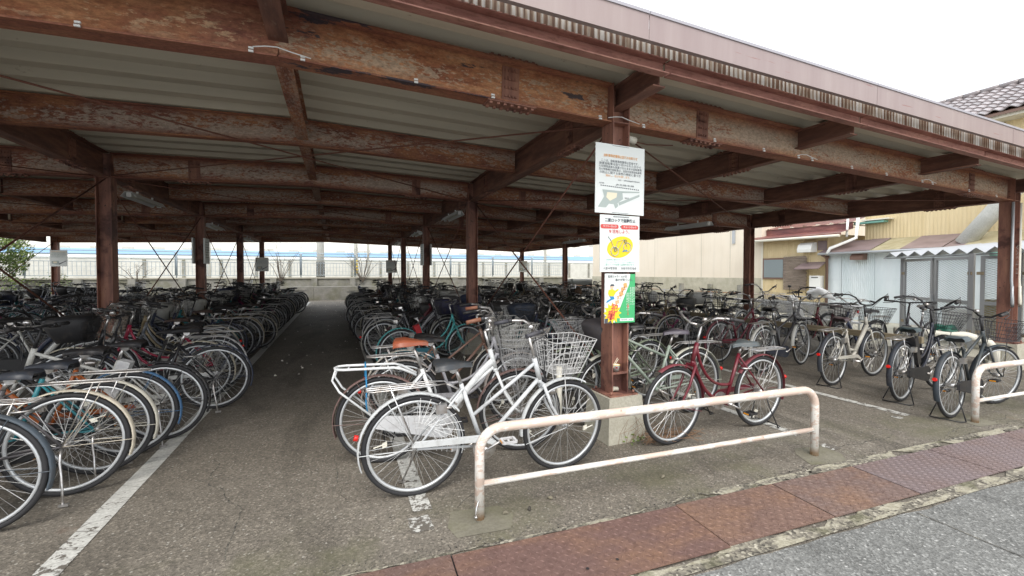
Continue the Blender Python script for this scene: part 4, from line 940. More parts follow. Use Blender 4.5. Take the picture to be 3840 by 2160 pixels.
MIDS['fr'] = fender(True, 10).mesh('rear_mudguard', M['tint']); MIDS['ff'] = fender(False, 10).mesh('front_mudguard', M['tint']); MIDS['rack'] = rack().mesh('carrier_rack', M['chrome'])
FARS = []
sadl = (saddle(), 3, tuple(sptop + Vector((-.01, 0, .03))))
for k, bk, bb in (('mixte', 1, b1_), ('loop', 1, b2_), ('low', 0, b1_), ('thick', 2, b2_), ('staggered', 0, b1_), ('loop', 1, b1_), ('mixte', 0, b2_)):
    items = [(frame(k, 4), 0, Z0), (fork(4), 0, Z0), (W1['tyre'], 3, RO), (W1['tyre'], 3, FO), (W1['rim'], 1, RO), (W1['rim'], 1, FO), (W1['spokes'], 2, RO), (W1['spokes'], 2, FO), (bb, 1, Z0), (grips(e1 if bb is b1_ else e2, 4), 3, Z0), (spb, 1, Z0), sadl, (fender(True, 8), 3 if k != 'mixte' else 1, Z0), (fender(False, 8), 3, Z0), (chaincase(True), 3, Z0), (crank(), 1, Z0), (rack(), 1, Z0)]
    if bk == 1: items.append((basket(.06, 4, .0035), 1 if k == 'mixte' else 3, Z0))
    if bk == 2: items.append((solid_basket(), 3, Z0))
    FARS.append(join(*items).mesh('bicycle', M['paint'], M['rim_shaded'], M['spoke_shaded'], M['black']))

SP = Vector(HB)
def steer_mat(a): return Matrix.Translation(SP) @ Matrix.Rotation(a, 4, AXD) @ Matrix.Translation(-SP)
def place(root, x, y, head, lean, s_):
    root.location = (x, y, 0); root.scale = (s_, s_, s_)
    m = Matrix.Rotation(head, 4, 'Z') @ Matrix.Rotation(lean, 4, 'X'); root.rotation_euler = m.to_euler()
WHITE = (.7, .72, .72); BLK = (.02, .02, .022); SIL = (.5, .5, .5)
GROUP_ALL = 'bicycles parked in the shelter'
def bike(x, y, head, label, fr='mixte', col=WHITE, bar='up', blackbar=False, grip=BLK, sad=BLK, sph=1, bask='wire', bcol=SIL, fend=BLK, rk='chrome', case='guard', ccol=None, stand='twin', net=False, lampc=True, batt=None, steer=0., lean=0., s_=1., front=True, ped=BLK, group=GROUP_ALL, tail=True):
    t = thing('bicycle', label, 'bicycle', (0, 0, 0), 0, group); place(t, x, y, head, lean, s_)
    SM = steer_mat(steer)
    def part(n, me, color=None, m=None, par=None, kind=None):
        o = ob(n, me, par or t, color=color, kind=kind)
        if m is not None: o.matrix_local = m
        return o
    for nm, off, mm in (('rear_wheel', RO, Matrix()), ('front_wheel', FO, SM)):
        wt = part(nm, me_tyre, None, mm @ Matrix.Translation(off) @ Matrix.Rotation(R_.uniform(0, 6.28), 4, 'Y'))
        part('rim', me_rim, None, None, wt); part('spokes', me_spk, None, None, wt, 'stuff'); part('hub', me_hub, None, None, wt); part('spoke_reflector', me_refl, None, None, wt)
    part('frame', D['frame_' + fr], col); part('fork', D['fork'], col, SM)
    hb = part('handlebar', D[('barb_' if blackbar else 'bar_') + bar], None, SM); part('grip', D['gripL_' + bar], grip, None, hb); part('grip', D['gripR_' + bar], grip, None, hb); part('brake_levers', D['lever_' + bar], None, None, hb)
    me, top = D['sp%d' % sph]; sp_ = part('seat_post', me); sd = part('saddle', D['saddle'], sad, Matrix.Translation(top + Vector((-.01, 0, .03))))
    if bask == 'wire': part('basket', D['basket'], bcol, SM)
    elif bask == 'deep': part('basket', D['basket_deep'], bcol, SM)
    elif bask == 'solid': part('basket', D['basket'], BLK, SM); part('basket_cover', D['solid'], bcol, SM)
    if fend is not None: part('rear_mudguard', D['rf'], fend); part('front_mudguard', D['ff'], fend, SM)
    if rk: part('carrier_rack', D['rack' if rk == 'chrome' else 'rackp'], col if rk == 'paint' else WHITE)
    part('chain_case' if case == 'case' else 'chain_guard', D[case], ccol or (BLK if case == 'case' else col)); cr = part('crank', D['crank'])
    for s2 in (-1, 1): pd = part('pedal', D['ped%d' % s2], ped, None, cr)
    for s2 in (-1, 1): part('pedal_reflector', D['pr%d' % s2], None, None, cr)
    part('kickstand', D[stand]); part('ring_lock', D['lock'])
    if net: part('dress_guard', D['net'])
    if lampc: part('headlamp', D['lamp'], None, SM)
    if tail: part('rear_reflector', D['tail'])
    if batt: part('battery', D['battery'], batt); part('motor_unit', D['motor'])
    part('bell', D['bell'], None, SM)
    return t
E0 = 0.; PI = math.pi
# front, right of the aisle
BR = (.28, .075, .035)
bike(.476, 2.89, rad(-1.5), 'nearest white ladies bicycle with wire basket behind the left end of the guard rail', 'mixte', (.55, .57, .58), 'up', False, (.05, .05, .06), (.035, .04, .045), 1, 'deep', (.5, .5, .49), (.56, .58, .58), 'chrome', 'guard', (.56, .58, .58), 'side', True, True, None, rad(3), rad(3), 1., ped=(.6, .6, .6))
t = bike(.32, 3.5, rad(-10), 'white city bicycle with brown leather saddle and brown grips behind the nearest white one', 'thick', WHITE, 'high', False, (.22, .09, .05), BR, 2, 'wire', (.25, .25, .25), (.16, .1, .09), 'paint', 'case', (.6, .61, .62), 'side', False, True, None, rad(-6), rad(3), 1.0, tail=False)
bike(.55, 3.98, rad(-4), 'silver grey bicycle with black saddle hidden behind the two white bicycles', 'loop', (.32, .32, .34), 'up', False, BLK, BLK, 1, 'wire', (.3, .3, .28), (.3, .27, .25), 'chrome', 'guard', None, 'twin', steer=rad(8))
bike(.62, 4.5, rad(3), 'bronze bicycle with cream mudguards behind the white pair', 'mixte', (.2, .12, .09), 'up', False, BLK, BLK, 0, 'wire', (.4, .4, .38), (.45, .42, .36), 'chrome', 'case', None, 'twin', steer=rad(-14))
bike(.86, 6.5, rad(9), 'turquoise ladies bicycle with red battery and black saddle beside the aisle', 'loop', (.06, .3, .3), 'up', False, BLK, BLK, 1, 'solid', (.012, .014, .05), (.08, .36, .36), None, 'case', (.04, .17, .22), 'side', batt=(.35, .01, .015), steer=rad(-5), s_=.97)
bike(.72, 7.45, rad(3), 'dark bicycle with long rear wheel out in the aisle left of the turquoise one', 'mixte', (.05, .05, .06), 'up', False, BLK, BLK, 0, 'solid', (.02, .02, .05), (.35, .34, .3), 'chrome', 'case', None, 'twin', steer=rad(10))
# row B (rear wheels at the second aisle)
bike(3.83, 2.95, rad(180 + 2), 'maroon ladies bicycle with white-walled tyres right of the sign post', 'loop', (.13, .012, .022), 'up', False, BLK, (.07, .085, .09), 0, None, SIL, (.16, .03, .04), 'chrome', 'guard', (.13, .012, .022), 'twin', False, False, None, rad(2), rad(-2), 1.0, steer and 1 if False else True)
bike(3.55, 3.5, rad(180 - 4), 'silver bicycle with pale green frame and brass carrier behind the maroon one', 'staggered', (.3, .36, .3), 'up', False, BLK, (.08, .07, .09), 1, 'solid', (.06, .055, .06), (.5, .5, .42), 'chrome', 'guard', None, 'twin', steer=rad(12))
bike(3.45, 4.1, rad(180 + 6), 'sage green bicycle with thick curved frame behind the sign post', 'loop', (.2, .25, .17), 'up', False, BLK, BLK, 1, 'wire', (.4, .4, .4), (.24, .28, .2), 'chrome', 'guard', None, 'twin', steer=rad(-10))
bike(3.75, 4.65, rad(180), 'black commuter bicycle with long flat chain case behind the maroon one', 'staggered', BLK, 'flat', True, BLK, BLK, 1, None, SIL, BLK, 'chrome', 'case', (.02, .025, .04), 'twin')
bike(3.6, 5.3, rad(180 - 5), 'grey bicycle with black basket in the fifth place beside the second lane', 'mixte', (.2, .2, .22), 'up', False, BLK, BLK, 0, 'wire', BLK, BLK, 'chrome', 'case', None, 'twin', steer=rad(10))
bike(3.72, 6.0, rad(180 + 3), 'navy bicycle with solid dark basket in the sixth place beside the second lane', 'loop', (.02, .03, .07), 'up', False, BLK, BLK, 0, 'solid', (.02, .03, .05), (.3, .3, .3), 'chrome', 'case', None, 'twin', steer=rad(-8))
# row C right
bike(5.9, 2.34, rad(4), 'dark grey bicycle with black wire basket, nearest to the right guard rail', 'staggered', (.04, .05, .055), 'up', True, BLK, (.07, .09, .1), 0, 'wire', (.03, .03, .035), (.03, .04, .05), 'chrome', 'case', None, 'twin', steer=rad(-20), lean=rad(-2), s_=.97)
bike(6.12, 2.87, rad(7), 'black bicycle with green cloth in its basket beside the right guard rail', 'loop', (.015, .018, .03), 'high', True, BLK, (.04, .06, .065), 0, 'wire', BLK, (.02, .025, .035), 'chrome', 'case', None, 'twin', steer=rad(-12), batt=BLK)
bike(6.14, 3.63, rad(6), 'cream bicycle with low step frame and brown saddle, black handlebar', 'low', (.5, .48, .42), 'high', True, BLK, (.06, .04, .045), 1, 'wire', BLK, (.03, .035, .045), 'chrome', 'guard', (.5, .48, .42), 'twin', steer=rad(-4))
bike(5.95, 4.5, rad(8), 'black bicycle with silver mudguards left of the cream one', 'staggered', (.03, .03, .035), 'up', False, BLK, BLK, 2, 'wire', (.3, .3, .3), (.5, .5, .46), 'chrome', 'case', (.02, .025, .04), 'twin', steer=rad(6))
bike(5.95, 5.3, rad(5), 'wine red bicycle with pink tyres left of the black one', 'mixte', (.14, .02, .035), 'up', False, BLK, BLK, 1, 'wire', BLK, (.15, .05, .06), 'chrome', 'guard', None, 'twin', steer=rad(-6))
t = bike(9.05, 3.9, rad(180 + 8), 'dark bicycle with tall bare saddle post standing before the mesh cage', 'staggered', (.05, .05, .06), 'flat', True, BLK, BLK, 2, None, SIL, None, None, 'guard', None, 'side', lampc=False)
bike(7.75, 6.35, rad(12), 'white bicycle with white basket, turned towards the ochre house', 'staggered', (.72, .72, .72), 'high', False, BLK, BLK, 1, 'deep', (.7, .7, .7), WHITE, None, 'guard', None, 'side', steer=rad(-10), s_=1.05)
# left row, front
bike(-1.93, 3.38, rad(180 - 3), 'dark grey bicycle cut by the left edge, nearest the camera', 'mixte', (.05, .06, .08), 'up', False, BLK, BLK, 0, 'wire', SIL, (.07, .09, .11), 'chrome', 'case', None, 'side', steer=rad(4), tail=False)
bike(-1.70, 3.78, rad(180 + 1), 'bicycle with cream mudguards and brass carrier at the left lane line', 'mixte', (.09, .085, .09), 'up', False, BLK, (.03, .035, .045), 0, 'wire', SIL, (.55, .5, .4), 'chrome', 'case', None, 'side', steer=rad(-5), lean=rad(2), tail=False)
bike(-1.66, 4.1, rad(180 - 1), 'second cream mudguard bicycle just behind the first, teal frame', 'loop', (.03, .22, .26), 'up', False, BLK, (.03, .035, .045), 0, 'wire', (.2, .2, .2), (.55, .53, .45), 'chrome', 'case', None, 'side', steer=rad(5), lean=rad(1), tail=False)
bike(-1.6, 4.42, rad(180 + 2), 'orange framed bicycle with blue mudguard in the left row', 'thick', (.36, .095, .02), 'flat', True, BLK, BLK, 1, None, SIL, (.05, .13, .25), None, 'guard', None, 'side', steer=rad(9), tail=False)
bike(-1.46, 4.72, rad(180 - 2), 'white sports bicycle with white bottle battery and black saddle in the left row', 'staggered', (.62, .62, .58), 'flat', True, BLK, BLK, 1, None, SIL, BLK, None, 'guard', None, 'side', batt=(.7, .7, .7), steer=rad(-6), tail=False)
bike(-1.26, 5.6, rad(180 + 1), 'black bicycle with bare sprocket and blue mudguard tip on the lane line', 'staggered', BLK, 'flat', True, BLK, BLK, 1, None, SIL, (.04, .05, .08), None, 'guard', (.6, .6, .58), 'side', steer=rad(4), lean=rad(2), tail=False)
bike(-1.5, 6.0, rad(180), 'black bicycle with gold striped mudguard and long black rack in the left row', 'mixte', BLK, 'up', False, BLK, BLK, 0, 'solid', BLK, (.5, .46, .36), 'chrome', 'case', None, 'twin', tail=False)
bike(-1.45, 6.45, rad(180 - 2), 'pink red bicycle with silver mudguard beside the left lane line', 'loop', (.35, .02, .06), 'up', False, BLK, BLK, 0, 'wire', (.3, .25, .2), (.5, .5, .5), 'chrome', 'case', None, 'twin', tail=False)
# ------ all other bicycles
PAL = [((.02, .02, .024), 'black'), ((.05, .055, .06), 'charcoal'), ((.02, .03, .08), 'navy'), ((.3, .3, .32), 'silver'), ((.12, .015, .025), 'dark red'), ((.06, .07, .05), 'olive'), ((.55, .55, .52), 'white'), ((.02, .16, .18), 'teal'), ((.2, .03, .1), 'plum'), ((.02, .02, .024), 'black'), ((.16, .17, .19), 'grey'), ((.25, .2, .12), 'bronze'), ((.04, .05, .09), 'slate')]
ORD = ['first', 'second', 'third', 'fourth', 'fifth', 'sixth', 'seventh', 'eighth', 'ninth', 'tenth', 'eleventh', 'twelfth', 'thirteenth', 'fourteenth', 'fifteenth', 'sixteenth', 'seventeenth', 'eighteenth', 'nineteenth', 'twentieth']
cnt = 0; FARN = {}
def fill(name, x, y0, y1, dy, face, order0=0, jx=.12, miss=.0, far_from=16., grp=None, skip=None, lim=None):
    global cnt
    rr = random.Random(len(name) * 31 + int(abs(x) * 10)); y = y0; k = order0
    while y < y1:
        yy = y + rr.uniform(-.06, .06); y += dy * rr.choice([.7, .85, 1, 1, 1.2, 1.6])
        if rr.random() < miss or (skip and skip(yy)): continue
        # skip those outside the frame
        for P in posts:
            if abs(P[1] - yy) < .24 and abs(P[0] - (x + (.56 if face == 0 else -.56))) < .75: break
        else: P = None
        if P is not None and abs(P[0] - x) < 1.35 and abs(P[1] - yy) < .2: continue
        ra, rb = -27.5, 74
        ang_ = math.degrees(math.atan2(x, yy));
        if ang_ < ra - 3: continue
        dist = math.hypot(x, yy); ci = rr.randrange(len(PAL)); col, cn = PAL[ci]
        fr = rr.choice(['mixte', 'loop', 'loop', 'thick', 'staggered', 'low']); head = (0 if face == 0 else PI) + rad(rr.gauss(0, 6)); xx = x + rr.gauss(0, jx * .9)
        st = rad(rr.gauss(0, 16)); ln = rad(rr.gauss(0, 3)); sc_ = rr.choice([1, 1, .96, .93, 1.03, .86])
        bt = rr.choice(['wire', 'wire', 'wire', 'solid', None, None]); bn = {'wire': 'wire basket', 'solid': 'covered basket', None: 'no basket'}[bt]
        bc = rr.choice([(.45, .45, .44), BLK, BLK, (.3, .3, .3)]) if bt == 'wire' else rr.choice([BLK, (.02, .03, .07), (.05, .05, .05), (.4, .4, .38)])
        fd = rr.choice([BLK, BLK, (.4, .4, .4), (.4, .37, .3), col]); sd = rr.choice([BLK, BLK, BLK, (.06, .04, .035)])
        far = dist > far_from
        if k < 20 and not far: lab = f'{cn} bicycle, {bn}, {ORD[k]} from the front {name}'; g2 = GROUP_ALL
        else:
            q = FARN.get((name, cn), 0); FARN[(name, cn)] = q + 1; lab = f'{ORD[q]} of the distant {cn} bicycles {name}, counted from the front'; g2 = f'distant bicycles {name}'
        k += 1; cnt += 1
        if bt == 'wire' and 6 < dist < 14 and rr.random() < .3 and k <= 20:
            bcol = rr.choice([('black', BLK), ('navy', (.02, .03, .09)), ('white', (.6, .6, .58)), ('brown', (.16, .09, .05)), ('grey', (.2, .2, .2))]); hd = Matrix.Rotation(head, 4, 'Z'); q_ = hd @ Vector((1.11, 0, 0))
            bg = MB(); bg.tube([(0, 0, .0), (.01, 0, .06), (0, .01, .16), (0, 0, .24), (.01, 0, .27)], [.07, .115, .12, .08, .02], 9)
            o_ = ob('bag', bg.mesh('bag', M['tint']), loc=(xx + q_.x * sc_, yy + q_.y * sc_, .785 * sc_), color=bcol[1], rot=(0, 0, rr.uniform(0, 3))); tag(o_, f'{bcol[0]} bag in the basket of the {ORD[k - 1]} bicycle {name}', 'bag')
        if dist < 8.2:
            bike(xx, yy, head, lab, fr, col, rr.choice(['up', 'high', 'up']), rr.random() < .4, BLK, sd, rr.choice([0, 1, 1]), bt, bc, fd, rr.choice(['chrome', 'chrome', None]), rr.choice(['case', 'guard']), None, 'twin', steer=st, lean=ln, s_=sc_, tail=rr.random() < .4)
        elif not far:
            t = thing('bicycle', lab, 'bicycle', (0, 0, 0), 0, g2); place(t, xx, yy, head, ln, sc_); SM = steer_mat(st)
            o = ob('rear_wheel', wheel1, t, loc=RO); o = ob('front_wheel', wheel1, t); o.matrix_local = SM @ Matrix.Translation(FO)
            ob('frame', MIDS['frame_' + fr], t, color=col); o = ob('handlebar', MIDS[rr.choice(['bar_up', 'bar_high'])], t); o.matrix_local = SM
            ob('saddle', MIDS['saddle'], t, color=sd); ob('rear_mudguard', MIDS['fr'], t, color=fd); o = ob('front_mudguard', MIDS['ff'], t, color=fd); o.matrix_local = SM; ob('drivetrain', MIDS['drive'], t)
            if bt: o = ob('basket', MIDS['basket'] if bt == 'wire' else D['solid'], t, color=bc); o.matrix_local = SM
            if rr.random() < .6: ob('carrier_rack', MIDS['rack'], t)
        else:
            o = ob('bicycle', FARS[rr.randrange(len(FARS))], color=col); place(o, xx, yy, head, ln, sc_); tag(o, lab, 'bicycle', g2)
fill('left of the lane', -1.66, 6.95, 22.3, .4, 1, 0)
fill('in the second left row', -4.35, 6.9, 22.3, .4, 0)
fill('in the third left row', -6.6, 11.5, 22.3, .42, 1)
fill('in the leftmost row', -9.2, 16, 22.3, .42, 0)
fill('right of the empty lane', .78, 7.95, 19.4, .4, 0, 0)
fill('left of the second lane', 3.75, 6.6, 20.6, .43, 1, 0)
fill('right of the second lane', 6.05, 5.95, 20.8, .5, 0, 0)
fill('beside the white tube rail', 9.0, 4.7, 20.8, .62, 1, 0, skip=lambda y: abs(y - 6.5) < .5)
# green cloth in the basket
b = MB(); vs = []
for i in range(9):
    for j in range(9): vs.append((i * .024 - .1, j * .027 - .11, .05 * noise.noise(Vector((i * .6, j * .6, 1))) + .03 * (1 if 0 < i < 8 and 0 < j < 8 else -.8)))
b.add(vs, [(i * 9 + j, i * 9 + j + 1, i * 9 + j + 10, i * 9 + j + 9) for i in range(8) for j in range(8)], True)
a_ = rad(7); tag(ob('green_cloth', b.mesh('green_cloth', M['cloth_green']), loc=(6.1 + 1.06 * math.cos(a_) , 2.86 + 1.08 * math.sin(a_) - .06, .80)), 'green cloth lying in the basket of the black bicycle', 'cloth')
# green strap on white bike rack (blue rope)
b = MB(); b.tube([(0, 0, .8), (0, -.07, .76), (.005, -.075, .6), (0, -.07, .5), (.01, -.075, .42)], .006, 5); b.tube([(0, .0, .8), (0, .07, .76), (0, .07, .6)], .006, 5)
tag(ob('rope', b.mesh('rope', M['print_blue']), loc=(.2, 3.53, 0)), 'blue rope tied over the rack of the white bicycle with brown saddle', 'rope')

# scooters
def scooter(x, y, head, col, label):
    t = thing('scooter', label, 'scooter', (0, 0, 0)); place(t, x, y, head, 0, 1.)
    b = MB(); b.ring((0, 0, .22), .18, [(.04 * math.cos(i), .05 * math.sin(i)) for i in [j * .785 for j in range(8)]], 20); m = b.mesh('wheel', M['tyre'])
    ob('rear_wheel', m, t); ob('front_wheel', m, t, loc=(1.2, 0, 0))
    b = MB(); b.extr([(-.35, .5), (-.3, .72), (.3, .7), (.38, .35), (.75, .3), (.95, .85), (1.02, .95), (1.08, .9), (1.0, .5), (1.15, .42), (1.2, .38), (.95, .3), (.8, .2), (.3, .2), (.1, .45), (-.2, .45)][::-1], -.16, .16); ob('body', b.mesh('body', M['tint']), t, color=col)
    b = MB(); b.extr([(-.38, .73), (-.3, .8), (.1, .8), (.3, .76), (.3, .71), (-.3, .73)][::-1], -.13, .13); ob('seat', b.mesh('seat', M['black']), t)
    b = MB(); b.tube([(1.0, -.3, 1.0), (.98, -.1, 1.0), (.98, .1, 1.0), (1.0, .3, 1.0)], .016, 6); b.tube([(.97, -.25, 1.0), (.95, -.3, 1.15)], .006, 5); b.tube([(.97, .25, 1.0), (.95, .3, 1.15)], .006, 5); b.tube([(.95, .3, 1.15), (.95, .3, 1.2)], .04, 8); ob('handlebar', b.mesh('handlebar', M['black']), t)
    b = MB(); b.tube([(1.08, 0, .88), (1.1, 0, .88)], .06, 10); ob('headlamp', b.mesh('headlamp', M['offwhite']), t)
    b = MB(); b.tube([(-.36, 0, .62), (-.38, 0, .62)], .04, 8); ob('tail_lamp', b.mesh('tail_lamp', M['redlens']), t)
scooter(1.95, 20.3, PI - .15, (.02, .03, .1), 'dark blue scooter at the rear end of the row right of the lane')
scooter(11.0, 6.4, rad(100), (.7, .7, .68), 'white scooter behind the white tube rail near the mesh cage')
b = MB(); b.tube([(-.25, 0, .0), (-.1, .04, .13), (.08, 0, .2), (.25, .02, .1), (.33, 0, 0)], [.02, .09, .11, .12, .03], 9)
tag(ob('plastic_bag', b.mesh('plastic_bag', M['white']), loc=(11.0, 6.75, .86), rot=(0, 0, rad(100))), 'white plastic sheet bundled over the white scooter', 'plastic bag')
for v_ in bpy.data.objects['plastic_bag'].data.vertices: v_.co += Vector((noise.noise(v_.co * 14), noise.noise(v_.co * 14 + Vector((5, 0, 0))), noise.noise(v_.co * 11 + Vector((0, 7, 0))))) * .09

# timber bars that divide the rows
def barfence(X, y0, y1, z, label, m='wood'):
    t = thing('parking_bar', label, 'parking bar', (X, y0, 0)); b = MB(); b.box(-.03, .03, 0, y1 - y0, z - .045, z + .045); ob('beam', b.mesh('beam', M[m]), t); y = .3
    while y < y1 - y0: b = MB(); b.box(-.02, .02, y - .02, y + .02, 0, z - .045); ob('stake', b.mesh('stake', M['steel_grey']), t); y += 1.8
barfence(7.52, 3.3, 21, .57, 'long weathered timber bar between the two right rows'); barfence(2.2, 3.8, 7.3, .5, 'grey bar behind the white bicycles between the first two posts', 'steel_grey')
b = MB(); b.tube([(9.55, 3.3, 0), (9.55, 3.3, .3), (9.5, 3.36, .42), (9.35, 3.55, .5), (9.0, 4.0, .52), (8.8, 4.25, .52)], .06, 12)
tag(ob('bent_pipe', b.mesh('bent_pipe', M['ivory'])), 'thick cream bent pipe bollard below the mesh cage door', 'pipe')
b = MB(); b.tube([(-.003, 0, 0), (-.003, 0, .6)], .028, 12)
tag(ob('marker_post', b.mesh('marker_post', M['ivory']), loc=(1.98, 3.62, 0)), 'short cream stake beside the front wheel of the nearest white bicycle', 'stake')

# conduits on the corner post
cx0 = eave_x(3.28)
for dx, m, lab in ((-.12, 'galv', 'thin grey cable conduit on the left of the corner post'), (.13, 'ivory', 'cream cable conduit on the right of the corner post')):
    b = MB(); b.tube([(cx0 + dx, 3.2, zb(cx0) - .02), (cx0 + dx, 3.2, 1.4), (cx0 + dx - .01, 3.18, 1.1), (cx0 + dx - .04, 3.17, .98), (cx0 + dx - .06, 3.17, 1.04), (cx0 + dx - .06, 3.17, 1.3)], .018, 8); tag(ob('conduit', b.mesh('conduit', M[m])), lab, 'conduit', 'conduits on the corner post')
g_ = thing('scratched_writing', 'pale scratched letters running up the corner post', 'graffiti', (cx0, 3.28 - .092, 1.72)); lettering(g_, 'HトSVA', .02, 0, .1, M['concrete_grey'], .45, -.0, -.0025, rad(-90))

# ------------------------------------------------------------------ right side: fence, houses, cage
XB = 15.5
def corr(name, X, y0, y1, z0, z1, pitch, amp, m, parent, z0b=None, dirx=-1):
    b = MB(); n = int((y1 - y0) / (pitch / 4)); vs = []
    for i in range(n + 1):
        y = y0 + (y1 - y0) * i / n; ph = i % 4; x = X + amp * (0, 1, 1, 0)[ph] ; vs += [(x, y, z0), (x, y, z1)]
    b.add(vs, [(2 * i, 2 * i + 1, 2 * i + 3, 2 * i + 2) for i in range(n)]); return ob(name, b.mesh(name, m), parent)
def sbox(name, x0, x1, y0, y1, z0, z1, m, parent, label=None):
    b = MB(); b.box(x0, x1, y0, y1, z0, z1); return ob(name, b.mesh(name, m), parent, label=label)
t = thing('cream_building', 'large plain cream rendered building with a grey concrete plinth', 'building')
sbox('wall', XB, XB + 9, 11.85, 23.85, 0, 6.0, M['cream_wall'], t); sbox('plinth', XB - .04, XB - .002, 11.85, 23.87, 0, 1.31, M['plinth'], t); sbox('plinth', XB - .02, XB + 8, 23.852, 23.89, 0, 1.31, M['plinth'], t)
sbox('conduit', XB - .06, XB - .003, 13.05, 13.17, 2.75, 6, M['galv'], t); sbox('roof', XB - .15, XB + 9.1, 11.8, 24, 6.002, 6.15, M['steel_grey'], t)
for i in range(7): sbox('render_joint', XB - .006, XB - .001, 13.3 + i * 1.55, 13.312 + i * 1.55, 1.32, 5.9, M['concrete'], t)
for i, yy in enumerate((22.9, 21.6, 18.3, 15.6, 13.9, 12.4)): sbox('block_stub', XB - .45, XB - .3, yy, yy + .18, 0, 1.03, M['concrete_grey'], t)
# low ochre house
t = thing('ochre_house', 'low ochre corrugated house with a dark red metal roof and a reed blind', 'house')
corr('wall', XB, 9.42, 11.84, .25, 2.8, .076, .008, M['yellow_wall'], t); sbox('wall_core', XB + .02, XB + 3.5, 9.42, 11.84, 0, 2.85, M['yellow_wall'], t); sbox('plinth', XB - .02, XB + .015, 9.42, 11.84, 0, .5, M['concrete_grey'], t)
sbox('corner_trim', XB - .02, XB + .02, 11.78, 11.845, .25, 2.8, M['ivory'], t)
b = MB(); b.add([(XB - .45, 12.15, 2.82), (XB - .45, 8.75, 2.82), (XB + .25, 8.75, 2.98), (XB + .25, 12.15, 2.98)], [(0, 1, 2, 3)]); b.box(XB - .45, XB - .42, 8.75, 12.15, 2.76, 2.815); ob('roof', b.mesh('roof', M['redroof']), t)
b = MB(); b.box(XB + .25, XB + .29, 8.8, 12.0, 2.985, 3.18); b.add([(XB + .2, 12.0, 3.19), (XB + .2, 8.8, 3.19), (XB + 2.6, 8.8, 3.8), (XB + 2.6, 12., 3.8)], [(0, 1, 2, 3)]); ob('roof', b.mesh('roof', M['redroof']), t)
for i in range(7): sbox('roof_batten', XB + .18, XB + 2.6, 8.95 + i * .46, 9.0 + i * .46, 3.2, 3.23, M['ivory' if i % 3 else 'brown'], t).rotation_euler = (0, 0, 0)
b = MB(); b.tube([(XB - .5, 12.2, 2.745), (XB - .5, 8.75, 2.725)], .045, 8); ob('gutter', b.mesh('gutter', M['ivory']), t)
wn = sbox('window', XB - .05, XB + .0, 10.87, 11.76, 1.28, 2.08, M['brown'], t); sbox('pane', XB - .062, XB - .052, 10.93, 11.7, 1.34, 2.02, M['glass'], wn)
b = MB()
for i in range(60): z = .9 + i * .0205; b.tube([(XB - .08 + .004 * math.sin(i * 3), 10.05 + .02 * math.sin(i), z), (XB - .08, 10.9 + .01 * math.sin(i * 2), z)], .009, 4)
ob('reed_blind', b.mesh('reed_blind', M['reed']), t, kind='stuff')
b = MB(); b.extr([(0, 0), (-.32, 0), (-.34, .1), (-.28, .26), (-.15, .34), (0, .34)], 0, .48, Matrix.Translation((XB - .002, 9.75, 2.24))); ob('vent_hood', b.mesh('vent_hood', M['offwhite']), t)
sbox('boarded_opening', XB - .02, XB - .003, 9.42, 9.72, 2.3, 2.62, M['purple'], t)
b = MB(); b.add([(XB, 9.44, 1.9), (XB, 10.2, 1.9), (XB - .42, 10.28, 1.66), (XB - .42, 9.44, 1.68), (XB, 9.44, 1.87), (XB, 10.2, 1.87), (XB - .42, 10.28, 1.63), (XB - .42, 9.44, 1.65)], [(0, 1, 2, 3), (7, 6, 5, 4), (3, 2, 6, 7), (1, 5, 6, 2), (0, 3, 7, 4)]); ob('awning', b.mesh('awning', M['purple']), t)
hb = sbox('water_heater', XB - .22, XB - .003, 9.5, 9.86, .9, 1.42, M['offwhite'], t); sbox('vent_slot', XB - .226, XB - .221, 9.57, 9.79, 1.34, 1.37, M['black'], hb)
# pale sheet shed with plum lean-to roof
t = thing('pale_shed', 'shed clad in pale blue grey corrugated sheets under a plum and yellowed lean-to roof', 'shed')
y = 9.4; i = 0
for (a, c, p, am) in ((8.95, 9.4, .3, .01), (8.0, 8.95, .055, .014), (7.3, 8.0, .3, .008), (6.6, 7.3, .3, .008), (5.6, 6.6, .3, .008)):
    for z0, z1 in ((1.3, 2.2), (.0, 1.32)): o = corr('wall_sheet', XB - .02 - (.008 if z0 else 0), a, c, z0, z1, p, am, M['pale_wall'], t)
sbox('wall_core', XB + .02, XB + .8, 4.0, 9.4, 0, 2.2, M['pale_wall'], t)
for i, (a, c, m) in enumerate(((8.55, 9.5, 'purple'), (8.0, 8.54, 'purple'), (7.25, 7.99, 'olive'), (6.3, 7.24, 'purple'), (5.9, 6.29, 'purple'), (4.9, 5.89, 'olive'), (3.2, 4.89, 'purple'))):
    b = MB(); dz = .012 * (i % 2); b.add([(XB - .3, a, 2.21 + dz), (XB - .3, c, 2.21 + dz), (XB + .85, c, 2.62 + dz), (XB + .85, a, 2.62 + dz), (XB - .3, a, 2.195 + dz), (XB - .3, c, 2.195 + dz)], [(0, 3, 2, 1), (0, 1, 5, 4)]); ob('roof_sheet', b.mesh('roof_sheet', M[m]), t)
b = MB(); b.tube([(XB - .34, 9.5, 2.15), (XB - .34, 3.2, 2.19)], .04, 8); ob('gutter', b.mesh('gutter', M['galv']), t)
b = MB(); b.extr([(0, 0), (-.26, 0), (-.26, .1), (-.12, .22), (0, .22)], 0, .36, Matrix.Translation((XB - .03, 8.2, 1.93))); ob('vent_hood', b.mesh('vent_hood', M['brown']), t)
b = MB(); b.tube([(XB - .1, 9.36, .2), (XB - .1, 9.36, 2.02), (XB - .3, 9.4, 2.12)], .045, 8); b.tube([(XB - .1, 9.36, 2.0), (XB - .1, 9.36, 2.1)], .07, 8); ob('drain_pipe', b.mesh('drain_pipe', M['brown']), t)
